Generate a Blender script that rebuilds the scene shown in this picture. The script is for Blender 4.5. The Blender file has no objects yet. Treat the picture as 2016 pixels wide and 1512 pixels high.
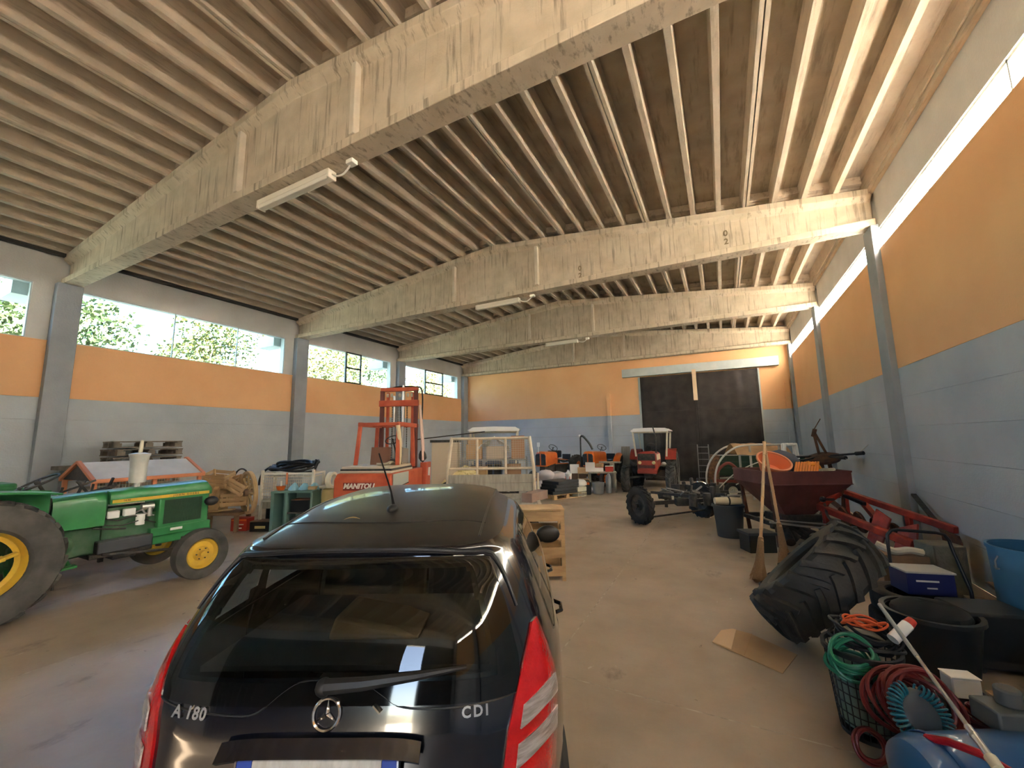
import bpy, bmesh, math, random
from mathutils import Vector, Matrix, Quaternion
from mathutils.bvhtree import BVHTree
R = random.Random(7)
PI = math.pi
S = bpy.context.scene
COL = S.collection
# ------------------------------------------------------------------ camera
cam_d = bpy.data.cameras.new('camera')
cam_d.sensor_width = 36.0
cam_d.sensor_fit = 'HORIZONTAL'
cam_d.lens = 800.12 / 2016 * 36
cam_d.clip_start = 0.05
cam_d.clip_end = 400
cam = bpy.data.objects.new('camera', cam_d)
COL.objects.link(cam)
_r, _u, _f = Vector((0.888812, 0.458011, -0.015499)), Vector((0.076110, -0.114179, 0.990541)), Vector((-0.451909, 0.881583, 0.136343))
cam.matrix_world = Matrix(((_r.x, _u.x, -_f.x, 0), (_r.y, _u.y, -_f.y, 0), (_r.z, _u.z, -_f.z, 1.9), (0, 0, 0, 1)))
S.camera = cam
# ------------------------------------------------------------------ world, sun, exposure
w = bpy.data.worlds.new('sky'); S.world = w; w.use_nodes = True
nt = w.node_tree; nt.nodes.clear()
sky = nt.nodes.new('ShaderNodeTexSky'); sky.sky_type = 'NISHITA'; sky.sun_disc = False
sky.sun_elevation = math.radians(38); sky.sun_rotation = math.radians(120); sky.air_density = 1.0; sky.dust_density = 1.2; sky.ozone_density = 1.0
bg = nt.nodes.new('ShaderNodeBackground'); bg.inputs['Strength'].default_value = 0.42
out = nt.nodes.new('ShaderNodeOutputWorld')
nt.links.new(sky.outputs[0], bg.inputs[0]); nt.links.new(bg.outputs[0], out.inputs[0])
sun_d = bpy.data.lights.new('sun', 'SUN'); sun_d.energy = 42.0; sun_d.angle = math.radians(0.6); sun_d.color = (1.0, 0.9, 0.76)
sun = bpy.data.objects.new('sun', sun_d); COL.objects.link(sun)
_sd = Vector((0.80, -0.45, 0.72)).normalized()        # direction towards the sun
sun.rotation_euler = _sd.to_track_quat('Z', 'Y').to_euler()
sun.location = (20, -10, 20)
S.view_settings.view_transform = 'Standard'
S.view_settings.look = 'None'
S.view_settings.gamma = 1.0
S.view_settings.use_curve_mapping = False
S.view_settings.exposure = 2.82
S.cycles.max_bounces = 10
S.cycles.diffuse_bounces = 7
S.cycles.transparent_max_bounces = 16
S.cycles.sample_clamp_indirect = 8.0

# ------------------------------------------------------------------ materials
def _lk(nt, a, b): nt.links.new(a, b)
def mat(name, c, rough=0.6, metal=0.0, c2=None, scale=6.0, bump=0.0, bscale=None, spec=None, detail=4.0, coat=0.0,
        stretch=None, lo=0.35, hi=0.65, emit=None, world=False, rvar=0.0):
    if name in bpy.data.materials: return bpy.data.materials[name]
    m = bpy.data.materials.new(name); m.use_nodes = True
    nt = m.node_tree; b = nt.nodes['Principled BSDF']
    b.inputs['Base Color'].default_value = (*c, 1)
    b.inputs['Roughness'].default_value = rough
    b.inputs['Metallic'].default_value = metal
    if spec is not None: b.inputs['Specular IOR Level'].default_value = spec
    if coat: b.inputs['Coat Weight'].default_value = coat; b.inputs['Coat Roughness'].default_value = 0.05
    if emit: b.inputs['Emission Color'].default_value = (*c, 1); b.inputs['Emission Strength'].default_value = emit
    if c2 is not None or bump or rvar:
        if world:
            g = nt.nodes.new('ShaderNodeNewGeometry'); src = g.outputs['Position']
        else:
            g = nt.nodes.new('ShaderNodeTexCoord'); src = g.outputs['Object']
        mp = nt.nodes.new('ShaderNodeMapping'); _lk(nt, src, mp.inputs[0])
        if stretch: mp.inputs['Scale'].default_value = stretch
        n = nt.nodes.new('ShaderNodeTexNoise'); n.inputs['Scale'].default_value = scale; n.inputs['Detail'].default_value = detail
        _lk(nt, mp.outputs[0], n.inputs['Vector'])
        if c2 is not None:
            r = nt.nodes.new('ShaderNodeValToRGB'); _lk(nt, n.outputs['Fac'], r.inputs[0])
            r.color_ramp.elements[0].position = lo; r.color_ramp.elements[0].color = (*c, 1)
            r.color_ramp.elements[1].position = hi; r.color_ramp.elements[1].color = (*c2, 1)
            _lk(nt, r.outputs[0], b.inputs['Base Color'])
        if rvar:
            mr = nt.nodes.new('ShaderNodeMapRange'); _lk(nt, n.outputs['Fac'], mr.inputs[0])
            mr.inputs['From Min'].default_value = .3; mr.inputs['From Max'].default_value = .7
            mr.inputs['To Min'].default_value = rough - rvar; mr.inputs['To Max'].default_value = rough + rvar
            _lk(nt, mr.outputs[0], b.inputs['Roughness'])
        if bump:
            n2 = nt.nodes.new('ShaderNodeTexNoise'); n2.inputs['Scale'].default_value = bscale or scale * 4; n2.inputs['Detail'].default_value = 5
            _lk(nt, mp.outputs[0], n2.inputs['Vector'])
            bp_ = nt.nodes.new('ShaderNodeBump'); bp_.inputs['Strength'].default_value = bump; bp_.inputs['Distance'].default_value = 0.02
            _lk(nt, n2.outputs['Fac'], bp_.inputs['Height']); _lk(nt, bp_.outputs[0], b.inputs['Normal'])
    return m
def glass_mat(name, tint, gloss=0.12, rough=0.0):
    m = bpy.data.materials.new(name); m.use_nodes = True; nt = m.node_tree; nt.nodes.clear()
    o = nt.nodes.new('ShaderNodeOutputMaterial'); t = nt.nodes.new('ShaderNodeBsdfTransparent'); g = nt.nodes.new('ShaderNodeBsdfGlossy')
    t.inputs[0].default_value = (*tint, 1); g.inputs['Roughness'].default_value = rough; g.inputs[0].default_value = (1, 1, 1, 1)
    fr = nt.nodes.new('ShaderNodeFresnel'); fr.inputs[0].default_value = 1.5
    ge = nt.nodes.new('ShaderNodeNewGeometry'); mu = nt.nodes.new('ShaderNodeMath'); mu.operation = 'SUBTRACT'; mu.use_clamp = True
    _lk(nt, fr.outputs[0], mu.inputs[0]); _lk(nt, ge.outputs['Backfacing'], mu.inputs[1])
    mx = nt.nodes.new('ShaderNodeMixShader'); _lk(nt, mu.outputs[0], mx.inputs[0]); _lk(nt, t.outputs[0], mx.inputs[1]); _lk(nt, g.outputs[0], mx.inputs[2])
    _lk(nt, mx.outputs[0], o.inputs[0]); return m

# ------------------------------------------------------------------ mesh builder
def V(*a): return Vector(a)
def frame_of(d):
    d = Vector(d).normalized(); up = V(0, 0, 1) if abs(d.z) < 0.95 else V(1, 0, 0)
    x = d.cross(up).normalized(); y = x.cross(d).normalized(); return x, y, d
class MB:
    def __init__(s): s.v = []; s.f = []; s.m = []
    def add(s, vs, fs, mi=0, M=None):
        k = len(s.v)
        s.v += [tuple(M @ Vector(p)) if M else tuple(p) for p in vs]
        s.f += [tuple(k + i for i in f) for f in fs]; s.m += [mi] * len(fs); return s
    def box(s, c, d, rot=None, mi=0, taper=None):
        """c centre, d full size; rot euler; taper (tx,ty) scales the top"""
        x, y, z = d[0] / 2, d[1] / 2, d[2] / 2; tx, ty = taper or (1, 1)
        vs = [(-x, -y, -z), (x, -y, -z), (x, y, -z), (-x, y, -z), (-x * tx, -y * ty, z), (x * tx, -y * ty, z), (x * tx, y * ty, z), (-x * tx, y * ty, z)]
        M = Matrix.Translation(c)
        if rot is not None: M = M @ (rot.to_4x4() if isinstance(rot, (Matrix, Quaternion)) and not isinstance(rot, Quaternion) else (rot.to_matrix().to_4x4() if isinstance(rot, Quaternion) else Matrix.Rotation(rot[2], 4, 'Z') @ Matrix.Rotation(rot[1], 4, 'Y') @ Matrix.Rotation(rot[0], 4, 'X')))
        return s.add(vs, [(3, 2, 1, 0), (4, 5, 6, 7), (0, 1, 5, 4), (1, 2, 6, 5), (2, 3, 7, 6), (3, 0, 4, 7)], mi, M)
    def bx(s, x0, x1, y0, y1, z0, z1, mi=0):
        return s.box(((x0 + x1) / 2, (y0 + y1) / 2, (z0 + z1) / 2), (abs(x1 - x0), abs(y1 - y0), abs(z1 - z0)), None, mi)
    def bar(s, a, b, wd, ht=None, mi=0):
        """square bar from a to b"""
        a = Vector(a); b = Vector(b); x, y, d = frame_of(b - a); h = (ht or wd) / 2; q = wd / 2
        vs = [a - x * q - y * h, a + x * q - y * h, a + x * q + y * h, a - x * q + y * h, b - x * q - y * h, b + x * q - y * h, b + x * q + y * h, b - x * q + y * h]
        return s.add(vs, [(3, 2, 1, 0), (4, 5, 6, 7), (0, 1, 5, 4), (1, 2, 6, 5), (2, 3, 7, 6), (3, 0, 4, 7)], mi)
    def cyl(s, a, b, r0, r1=None, n=16, mi=0, cap=True):
        a = Vector(a); b = Vector(b); r1 = r0 if r1 is None else r1; x, y, d = frame_of(b - a); vs = []
        for p, r in ((a, r0), (b, r1)):
            for i in range(n): t = 2 * PI * i / n; vs.append(p + (x * math.cos(t) + y * math.sin(t)) * r)
        fs = [(i, (i + 1) % n, n + (i + 1) % n, n + i) for i in range(n)]
        if cap: fs += [tuple(range(n))[::-1], tuple(range(n, 2 * n))]
        return s.add(vs, fs, mi)
    def tube(s, pts, r, n=8, closed=False, mi=0, rad=None):
        P = [Vector(p) for p in pts]; N = len(P); vs = []; x = None
        for i, p in enumerate(P):
            if closed: d = P[(i + 1) % N] - P[i - 1]
            else: d = P[min(i + 1, N - 1)] - P[max(i - 1, 0)]
            d.normalize()
            if x is None: x, _, _ = frame_of(d)
            x = (x - d * x.dot(d)).normalized(); y = d.cross(x); rr = rad[i] if rad else r
            for k in range(n): t = 2 * PI * k / n; vs.append(p + (x * math.cos(t) + y * math.sin(t)) * rr)
        fs = []
        for i in range(N if closed else N - 1):
            j = (i + 1) % N
            for k in range(n): fs.append((i * n + k, i * n + (k + 1) % n, j * n + (k + 1) % n, j * n + k))
        if not closed: fs += [tuple(range(n))[::-1], tuple(range((N - 1) * n, N * n))]
        return s.add(vs, fs, mi)
    def lathe(s, prof, o=(0, 0, 0), ax=(0, 0, 1), n=24, mi=0, closed=False, a0=0, a1=2 * PI):
        """prof: (radius, height) pairs spun about ax"""
        x, y, d = frame_of(ax); o = Vector(o); vs = []; full = abs(a1 - a0 - 2 * PI) < 1e-6; m = n if full else n + 1
        for i in range(m):
            t = a0 + (a1 - a0) * i / n; e = x * math.cos(t) + y * math.sin(t)
            for r, h in prof: vs.append(o + e * r + d * h)
        K = len(prof); fs = []
        for i in range(n):
            j = (i + 1) % m
            for k in range(K if closed else K - 1):
                l = (k + 1) % K; fs.append((i * K + k, j * K + k, j * K + l, i * K + l))
        return s.add(vs, fs, mi)
    def prism(s, poly, o, u, v, depth, mi=0):
        """2-D polygon in frame (o,u,v) pushed along u x v by depth"""
        o, u, v = Vector(o), Vector(u), Vector(v); nrm = u.cross(v).normalized(); n = len(poly)
        a = [o + u * p[0] + v * p[1] for p in poly]; b = [p + nrm * depth for p in a]
        return s.add(a + b, [tuple(range(n))[::-1], tuple(range(n, 2 * n))] + [(i, (i + 1) % n, n + (i + 1) % n, n + i) for i in range(n)], mi)
    def ring(s, poly_o, poly_i, o, u, v, depth, mi=0):
        """flat frame between two polygons of equal count"""
        o, u, v = Vector(o), Vector(u), Vector(v); nrm = u.cross(v).normalized(); n = len(poly_o)
        A = [o + u * p[0] + v * p[1] for p in poly_o]; B = [o + u * p[0] + v * p[1] for p in poly_i]
        vs = A + B + [p + nrm * depth for p in A] + [p + nrm * depth for p in B]; fs = []
        for i in range(n):
            j = (i + 1) % n
            fs += [(i, n + i, n + j, j), (2 * n + i, 2 * n + j, 3 * n + j, 3 * n + i), (i, j, 2 * n + j, 2 * n + i), (n + i, 3 * n + i, 3 * n + j, n + j)]
        return s.add(vs, fs, mi)
    def sphere(s, c, r, n=12, mi=0, sc=(1, 1, 1), M=None, jit=0):
        c = Vector(c); vs = []; k = n // 2
        for i in range(k + 1):
            for j in range(n):
                a = PI * i / k; t = 2 * PI * j / n; q = r * (1 + (R.uniform(-jit, jit) if jit else 0))
                p = V(math.sin(a) * math.cos(t) * sc[0] * q, math.sin(a) * math.sin(t) * sc[1] * q, math.cos(a) * sc[2] * q)
                if M: p = M @ p
                vs.append(c + p)
        fs = [(i * n + j, i * n + (j + 1) % n, (i + 1) * n + (j + 1) % n, (i + 1) * n + j) for i in range(k) for j in range(n)]
        return s.add(vs, [f[::-1] for f in fs], mi)
    def flat(s, z=0.0):
        s.v = [(x, y, max(c, z)) for x, y, c in s.v]; return s
    def sheet(s, fn, nu, nv, th=0.004, mi=0):
        """thick sheet: fn(u,v)->point"""
        P = [[Vector(fn(i / nu, j / nv)) for j in range(nv + 1)] for i in range(nu + 1)]; vs = []; W = nv + 1
        for sgn in (0, 1):
            for i in range(nu + 1):
                for j in range(nv + 1):
                    a = P[min(i + 1, nu)][j] - P[max(i - 1, 0)][j]; b = P[i][min(j + 1, nv)] - P[i][max(j - 1, 0)]; nr = a.cross(b)
                    nr = nr.normalized() if nr.length > 1e-9 else V(0, 0, 1)
                    vs.append(P[i][j] - nr * th * sgn)
        K = (nu + 1) * W; fs = []
        for i in range(nu):
            for j in range(nv):
                a, b, c, d = i * W + j, (i + 1) * W + j, (i + 1) * W + j + 1, i * W + j + 1
                fs += [(a, b, c, d), (K + d, K + c, K + b, K + a)]
        for i in range(nu):
            fs += [(i * W, K + i * W, K + (i + 1) * W, (i + 1) * W), (i * W + nv, (i + 1) * W + nv, K + (i + 1) * W + nv, K + i * W + nv)]
        for j in range(nv):
            fs += [(j, j + 1, K + j + 1, K + j), (nu * W + j, K + nu * W + j, K + nu * W + j + 1, nu * W + j + 1)]
        return s.add(vs, fs, mi)
    def mesh(s, name, smooth=35):
        me = bpy.data.meshes.new(name); me.from_pydata(s.v, [], s.f); me.update()
        me.polygons.foreach_set('material_index', s.m)
        if smooth:
            me.polygons.foreach_set('use_smooth', [True] * len(me.polygons)); me.set_sharp_from_angle(angle=math.radians(smooth))
        return me
    def build(s, name, mats, parent=None, smooth=35, bevel=0, loc=None, rot=None):
        me = s.mesh(name, smooth)
        for m in (mats if isinstance(mats, (list, tuple)) else [mats]): me.materials.append(m)
        o = bpy.data.objects.new(name, me); COL.objects.link(o)
        if parent: o.parent = parent
        if loc is not None: o.location = loc
        if rot is not None: o.rotation_euler = rot
        if bevel:
            b = o.modifiers.new('bevel', 'BEVEL'); b.width = bevel; b.segments = 2; b.limit_method = 'ANGLE'; b.angle_limit = math.radians(40); b.harden_normals = False
        return o
def place(name, me, parent=None, loc=(0, 0, 0), rot=(0, 0, 0), sc=None):
    o = bpy.data.objects.new(name, me); COL.objects.link(o); o.parent = parent; o.location = loc; o.rotation_euler = rot
    if sc: o.scale = sc
    return o
def tag(o, label, cat, group=None, kind=None):
    o['label'] = label; o['category'] = cat
    if group: o['group'] = group
    if kind: o['kind'] = kind
    return o
def thing(name, label, cat, loc=(0, 0, 0), rz=0.0, group=None, rot=None):
    o = bpy.data.objects.new(name, None); COL.objects.link(o); o.empty_display_size = 0.2
    o.location = loc; o.rotation_euler = rot if rot else (0, 0, rz)
    return tag(o, label, cat, group)
def struct(o): o['kind'] = 'structure'; return o
def stuff(o): o['kind'] = 'stuff'; return o
def copy_tree(root, loc, rz, label=None):
    c = root.copy(); COL.objects.link(c); c.location = loc; c.rotation_euler = (0, 0, rz)
    if label: c['label'] = label
    for ch in root.children:
        d = ch.copy(); COL.objects.link(d); d.parent = c
        for g in ch.children:
            e = g.copy(); COL.objects.link(e); e.parent = d
    return c
def text_mesh(txt, size, depth=0.002, spacing=1.0, bold=0.0, shear=0.0):
    cu = bpy.data.curves.new('t', 'FONT'); cu.body = txt; cu.size = size; cu.extrude = depth; cu.align_x = 'CENTER'; cu.align_y = 'CENTER'
    cu.space_character = spacing; cu.offset = bold; cu.shear = shear; cu.resolution_u = 3
    o = bpy.data.objects.new('t', cu); COL.objects.link(o); dg = bpy.context.evaluated_depsgraph_get()
    me = bpy.data.meshes.new_from_object(o.evaluated_get(dg)); bpy.data.objects.remove(o); return me
def text(txt, size, m, parent, loc, rot, depth=0.002, name='lettering', **k):
    me = text_mesh(txt, size, depth, **k); me.materials.clear(); me.materials.append(m); return place(name, me, parent, loc, rot)
def arc(c, r, a0, a1, n, plane='xz'):
    c = Vector(c); o = []
    for i in range(n + 1):
        t = a0 + (a1 - a0) * i / n; a, b = r * math.cos(t), r * math.sin(t)
        o.append(c + (V(a, 0, b) if plane == 'xz' else V(a, b, 0) if plane == 'xy' else V(0, a, b)))
    return o
def bez(pts, n=12):
    """smooth polyline through pts (Catmull-Rom)"""
    P = [Vector(p) for p in pts]; P = [P[0] * 2 - P[1]] + P + [P[-1] * 2 - P[-2]]; o = []
    for i in range(1, len(P) - 2):
        for k in range(n):
            t = k / n; a, b, c, d = P[i - 1], P[i], P[i + 1], P[i + 2]
            o.append(0.5 * ((2 * b) + (c - a) * t + (2 * a - 5 * b + 4 * c - d) * t * t + (3 * b - a - 3 * c + d) * t ** 3))
    o.append(P[-2]); return o
# ================================================================== SHELL
XL, XR, YB, YF = -13.11, 2.68, 19.64, -5.4
XM, ZT, ZR, ZB = -5.15, 6.25, 7.07, 5.56
ZO, WS, WT = 2.98, 4.22, 5.50            # orange starts, left window sill, left window head
RS, RT = 5.11, 5.48                       # right strip window
BEAMS = [-5.3, -2.2, 3.18, 8.92, 13.95, 19.20]
def zroof(x): return ZR - (ZR - ZT) * (abs(x - XM) / ((XM - XL) if x < XM else (XR - XM)))

def concrete(name, c1, c2, stain, sc=1.0, streak=(1, 1, .1), rough=.85):
    m = bpy.data.materials.new(name); m.use_nodes = True; nt = m.node_tree; b = nt.nodes['Principled BSDF']; b.inputs['Roughness'].default_value = rough
    g = nt.nodes.new('ShaderNodeNewGeometry'); mp = nt.nodes.new('ShaderNodeMapping'); mp.inputs['Scale'].default_value = streak; _lk(nt, g.outputs['Position'], mp.inputs[0])
    n1 = nt.nodes.new('ShaderNodeTexNoise'); n1.inputs['Scale'].default_value = 2.2 * sc; n1.inputs['Detail'].default_value = 6; _lk(nt, g.outputs['Position'], n1.inputs['Vector'])
    n2 = nt.nodes.new('ShaderNodeTexNoise'); n2.inputs['Scale'].default_value = 9 * sc; n2.inputs['Detail'].default_value = 5; n2.inputs['Roughness'].default_value = .65; _lk(nt, mp.outputs[0], n2.inputs['Vector'])
    n3 = nt.nodes.new('ShaderNodeTexNoise'); n3.inputs['Scale'].default_value = 45; n3.inputs['Detail'].default_value = 4; _lk(nt, g.outputs['Position'], n3.inputs['Vector'])
    r1 = nt.nodes.new('ShaderNodeValToRGB'); _lk(nt, n1.outputs[0], r1.inputs[0]); r1.color_ramp.elements[0].position = .3; r1.color_ramp.elements[1].position = .7
    r1.color_ramp.elements[0].color = (*c1, 1); r1.color_ramp.elements[1].color = (*c2, 1)
    r2 = nt.nodes.new('ShaderNodeValToRGB'); _lk(nt, n2.outputs[0], r2.inputs[0]); r2.color_ramp.elements[0].position = .53; r2.color_ramp.elements[1].position = .68
    r2.color_ramp.elements[0].color = (0, 0, 0, 1); r2.color_ramp.elements[1].color = (.8, .8, .8, 1)
    mx = nt.nodes.new('ShaderNodeMix'); mx.data_type = 'RGBA'; _lk(nt, r2.outputs[0], mx.inputs['Factor']); _lk(nt, r1.outputs[0], mx.inputs['A']); mx.inputs['B'].default_value = (*stain, 1)
    mx2 = nt.nodes.new('ShaderNodeMix'); mx2.data_type = 'RGBA'; mx2.blend_type = 'MULTIPLY'; mx2.inputs['Factor'].default_value = .35
    _lk(nt, mx.outputs['Result'], mx2.inputs['A']); _lk(nt, n3.outputs['Color'], mx2.inputs['B'])
    _lk(nt, mx.outputs['Result'], b.inputs['Base Color'])
    bp_ = nt.nodes.new('ShaderNodeBump'); bp_.inputs['Strength'].default_value = .35; bp_.inputs['Distance'].default_value = .01; _lk(nt, n3.outputs[0], bp_.inputs['Height']); _lk(nt, bp_.outputs[0], b.inputs['Normal'])
    return m
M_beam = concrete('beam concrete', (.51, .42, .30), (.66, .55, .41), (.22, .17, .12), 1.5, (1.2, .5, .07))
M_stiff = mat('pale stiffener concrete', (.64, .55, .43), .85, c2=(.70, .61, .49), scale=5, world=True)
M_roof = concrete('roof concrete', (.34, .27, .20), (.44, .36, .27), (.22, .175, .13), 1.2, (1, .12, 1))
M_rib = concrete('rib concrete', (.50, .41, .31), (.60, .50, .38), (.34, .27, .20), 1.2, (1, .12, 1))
M_grey = mat('grey wall paint', (.45, .49, .54), .8, c2=(.51, .55, .595), scale=1.1, bump=.25, bscale=30, world=True)
M_orange = mat('orange wall paint', (.84, .46, .22), .75, c2=(.88, .51, .25), scale=.8, bump=.12, bscale=40, world=True)
M_col = mat('column paint', (.30, .325, .365), .8, c2=(.35, .375, .415), scale=2, bump=.2, bscale=30, world=True)
M_white = mat('pale fascia concrete', (.56, .55, .53), .8, c2=(.63, .62, .60), scale=1.5, bump=.2, bscale=30, world=True)
M_core = mat('wall core concrete', (.30, .29, .27), .9)
M_pane = glass_mat('window glass', (.72, .87, .90))
M_dark = mat('dark iron', (.035, .032, .03), .6)
def frosted():
    m = bpy.data.materials.new('frosted strip glazing'); m.use_nodes = True; nt = m.node_tree; nt.nodes.clear()
    o = nt.nodes.new('ShaderNodeOutputMaterial'); t = nt.nodes.new('ShaderNodeBsdfTransparent'); g = nt.nodes.new('ShaderNodeBsdfTranslucent')
    g.inputs[0].default_value = (.95, .97, .96, 1); n = nt.nodes.new('ShaderNodeTexNoise'); n.inputs['Scale'].default_value = 14; gg = nt.nodes.new('ShaderNodeNewGeometry'); _lk(nt, gg.outputs['Position'], n.inputs['Vector'])
    r = nt.nodes.new('ShaderNodeMapRange'); _lk(nt, n.outputs[0], r.inputs[0]); r.inputs['To Min'].default_value = .94; r.inputs['To Max'].default_value = 1.0
    mx = nt.nodes.new('ShaderNodeMixShader'); _lk(nt, r.outputs[0], mx.inputs[0]); _lk(nt, t.outputs[0], mx.inputs[1]); _lk(nt, g.outputs[0], mx.inputs[2]); _lk(nt, mx.outputs[0], o.inputs[0]); return m
M_frost = frosted()

# ---- floor: cast slabs with recessed joints
def floor_mat():
    m = bpy.data.materials.new('floor concrete'); m.use_nodes = True; nt = m.node_tree; b = nt.nodes['Principled BSDF']
    g = nt.nodes.new('ShaderNodeNewGeometry')
    def nz(sc, det, ro=.5, st=None):
        n = nt.nodes.new('ShaderNodeTexNoise'); n.inputs['Scale'].default_value = sc; n.inputs['Detail'].default_value = det; n.inputs['Roughness'].default_value = ro
        if st:
            mp = nt.nodes.new('ShaderNodeMapping'); mp.inputs['Scale'].default_value = st; _lk(nt, g.outputs['Position'], mp.inputs[0]); _lk(nt, mp.outputs[0], n.inputs['Vector'])
        else: _lk(nt, g.outputs['Position'], n.inputs['Vector'])
        return n.outputs[0]
    def ramp(i, p0, p1, c0, c1):
        r = nt.nodes.new('ShaderNodeValToRGB'); _lk(nt, i, r.inputs[0]); e = r.color_ramp.elements; e[0].position = p0; e[1].position = p1; e[0].color = (*c0, 1); e[1].color = (*c1, 1); return r.outputs[0]
    def mix(f, a, b_, ty='MIX'):
        x = nt.nodes.new('ShaderNodeMix'); x.data_type = 'RGBA'; x.blend_type = ty
        _lk(nt, f, x.inputs['Factor']) if not isinstance(f, float) else setattr(x.inputs['Factor'], 'default_value', f)
        _lk(nt, a, x.inputs['A'])
        if isinstance(b_, tuple): x.inputs['B'].default_value = (*b_, 1)
        else: _lk(nt, b_, x.inputs['B'])
        return x.outputs['Result']
    base = ramp(nz(.7, 7, .6), .32, .68, (.30, .235, .17), (.44, .35, .265))
    dark = ramp(nz(1.7, 8, .7, (1, .6, 1)), .60, .72, (0, 0, 0), (.8, .8, .8))
    c = mix(dark, base, (.12, .095, .075))
    spots = ramp(nz(7, 4, .6), .70, .74, (0, 0, 0), (1, 1, 1)); c = mix(spots, c, (.09, .065, .05))
    pale = ramp(nz(11, 3, .5, (1, .5, 1)), .73, .76, (0, 0, 0), (.7, .7, .7)); c = mix(pale, c, (.52, .47, .40))
    _lk(nt, c, b.inputs['Base Color'])
    mr = nt.nodes.new('ShaderNodeMapRange'); _lk(nt, nz(2.2, 5), mr.inputs[0]); mr.inputs['To Min'].default_value = .28; mr.inputs['To Max'].default_value = .62; _lk(nt, mr.outputs[0], b.inputs['Roughness'])
    bp_ = nt.nodes.new('ShaderNodeBump'); bp_.inputs['Strength'].default_value = .12; bp_.inputs['Distance'].default_value = .01; _lk(nt, nz(25, 6), bp_.inputs['Height']); _lk(nt, bp_.outputs[0], b.inputs['Normal'])
    return m
M_floor = floor_mat()
M_joint = mat('pale joint filler', (.50, .44, .35), .8, c2=(.30, .25, .2), scale=12, world=True)
floor = struct(MB().bx(XL, XR, YF, YB, -.30, -.0008).build('floor', M_joint))
xs = [XL, -9.4, -5.42, -1.45, XR]; ys = [YF, -3.6, -.65, 3.36, 7.4, 11.45, 15.5, YB]
for i in range(4):
    for j in range(7):
        g = .007; MB().bx(xs[i] + g, xs[i + 1] - g, ys[j] + g, ys[j + 1] - g, -.12, 0).build('floor_slab', M_floor, floor, smooth=0)

# ---- walls
COLS = [(-5.4, -4.9), (-2.35, -1.9), (3.10, 3.52), (8.90, 9.35), (13.95, 14.38), (19.2, 19.64)]
def bays():
    e = [YF] + [v for c in COLS for v in c]; return [(e[i], e[i + 1]) for i in range(0, len(e) - 1, 2)]
BAYS = [b for b in bays() if b[1] - b[0] > .6]
courses = [0, .52, 1.02, 1.52, 2.02, 2.50]
def wallpanels(wall, xin, xout, y0, y1, ztops):
    """courses of cast panels, joints recessed"""
    g = .0018
    for a, b in zip(courses, courses[1:] + [ZO]):
        MB().bx(xin, xout, y0 + g, y1 - g, a + g, b - g).build('wall_panel', M_grey, wall, smooth=0)
    for a, b in ztops:
        MB().bx(xin, xout, y0 + g, y1 - g, a + g, b).build('wall_panel', M_orange, wall, smooth=0)
core = MB()
core.bx(XL - .30, XL - .10, YF - .3, YB + .3, 0, WS - .02).bx(XL - .30, XL - .10, YF - .3, YB + .3, WT, 6.75)
for a, b in COLS: core.bx(XL - .30, XL - .1, a - .12, b + .02, WS - .03, WT + .01)
wl = struct(core.build('wall_left', M_white, smooth=0))
for y0, y1 in BAYS:
    wallpanels(wl, XL, XL - .12, y0, y1, [(ZO, WS)])
    MB().bx(XL - .02, XL - .12, y0, y1, WT, 6.19).build('fascia_panel', M_white, wl, smooth=0)
    MB().bx(XL + .02, XL - .2, y0, y1, WS - .002, WS + .02).build('sill', M_orange, wl, smooth=0)
for a, b in COLS: MB().bx(XL - .1, XL + .18, a, b, 0, ZB).build('pilaster', M_col, wl, smooth=0, bevel=.012)
# left windows
M_alu = mat('pale window frame', (.55, .62, .64), .5)
n = 0
for k, (y0, y1) in enumerate(BAYS):
    n += 1; fr = MB(); t = .02; x = XL - .06
    y1g = y1 - .33; yc = [y0] + ([y0 + (y1g - y0) * .375, y0 + (y1g - y0) * .70] if k < 3 else [y0 + (y1g - y0) * .42, y0 + (y1g - y0) * .58] if k == 3 else [y0 + .42 * (y1g - y0), y0 + .66 * (y1g - y0)]) + [y1g]
    if k == 3: yc = [y0, 11.14, 11.92, y1g]
    if k == 4: yc = [y0, 16.03, 17.5, y1g]
    fr.bx(x - t, x + t, y0, y1g, WS + .02, WS + .05).bx(x - t, x + t, y0, y1g, WT - .03, WT)
    for q in yc: fr.bx(x - t, x + t, q - .012, q + .012, WS, WT)
    win = struct(fr.build('window_%d' % n, M_alu, smooth=0))
    for q in range(3): MB().bx(x - .003, x + .003, yc[q] + .012, yc[q + 1] - .012, WS + .05, WT - .03).build('pane', M_pane, win, smooth=0)
    if k in (3, 4):
        a, b = yc[1], yc[2]; z = WS + .03; m = MB()
        m.bx(x, x + .06, a, a + .045, z, WT).bx(x, x + .06, b - .045, b, z, WT).bx(x, x + .06, a, b, z, z + .05).bx(x, x + .06, a, b, WT - .05, WT).bx(x, x + .06, a, b, 4.83, 4.89)
        m.build('casement', M_dark, win, smooth=0)
    MB().bx(XL - .26, XL - .02, y1g + .01, y1, WS, WT).build('jamb', M_white, win, smooth=0)
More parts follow.
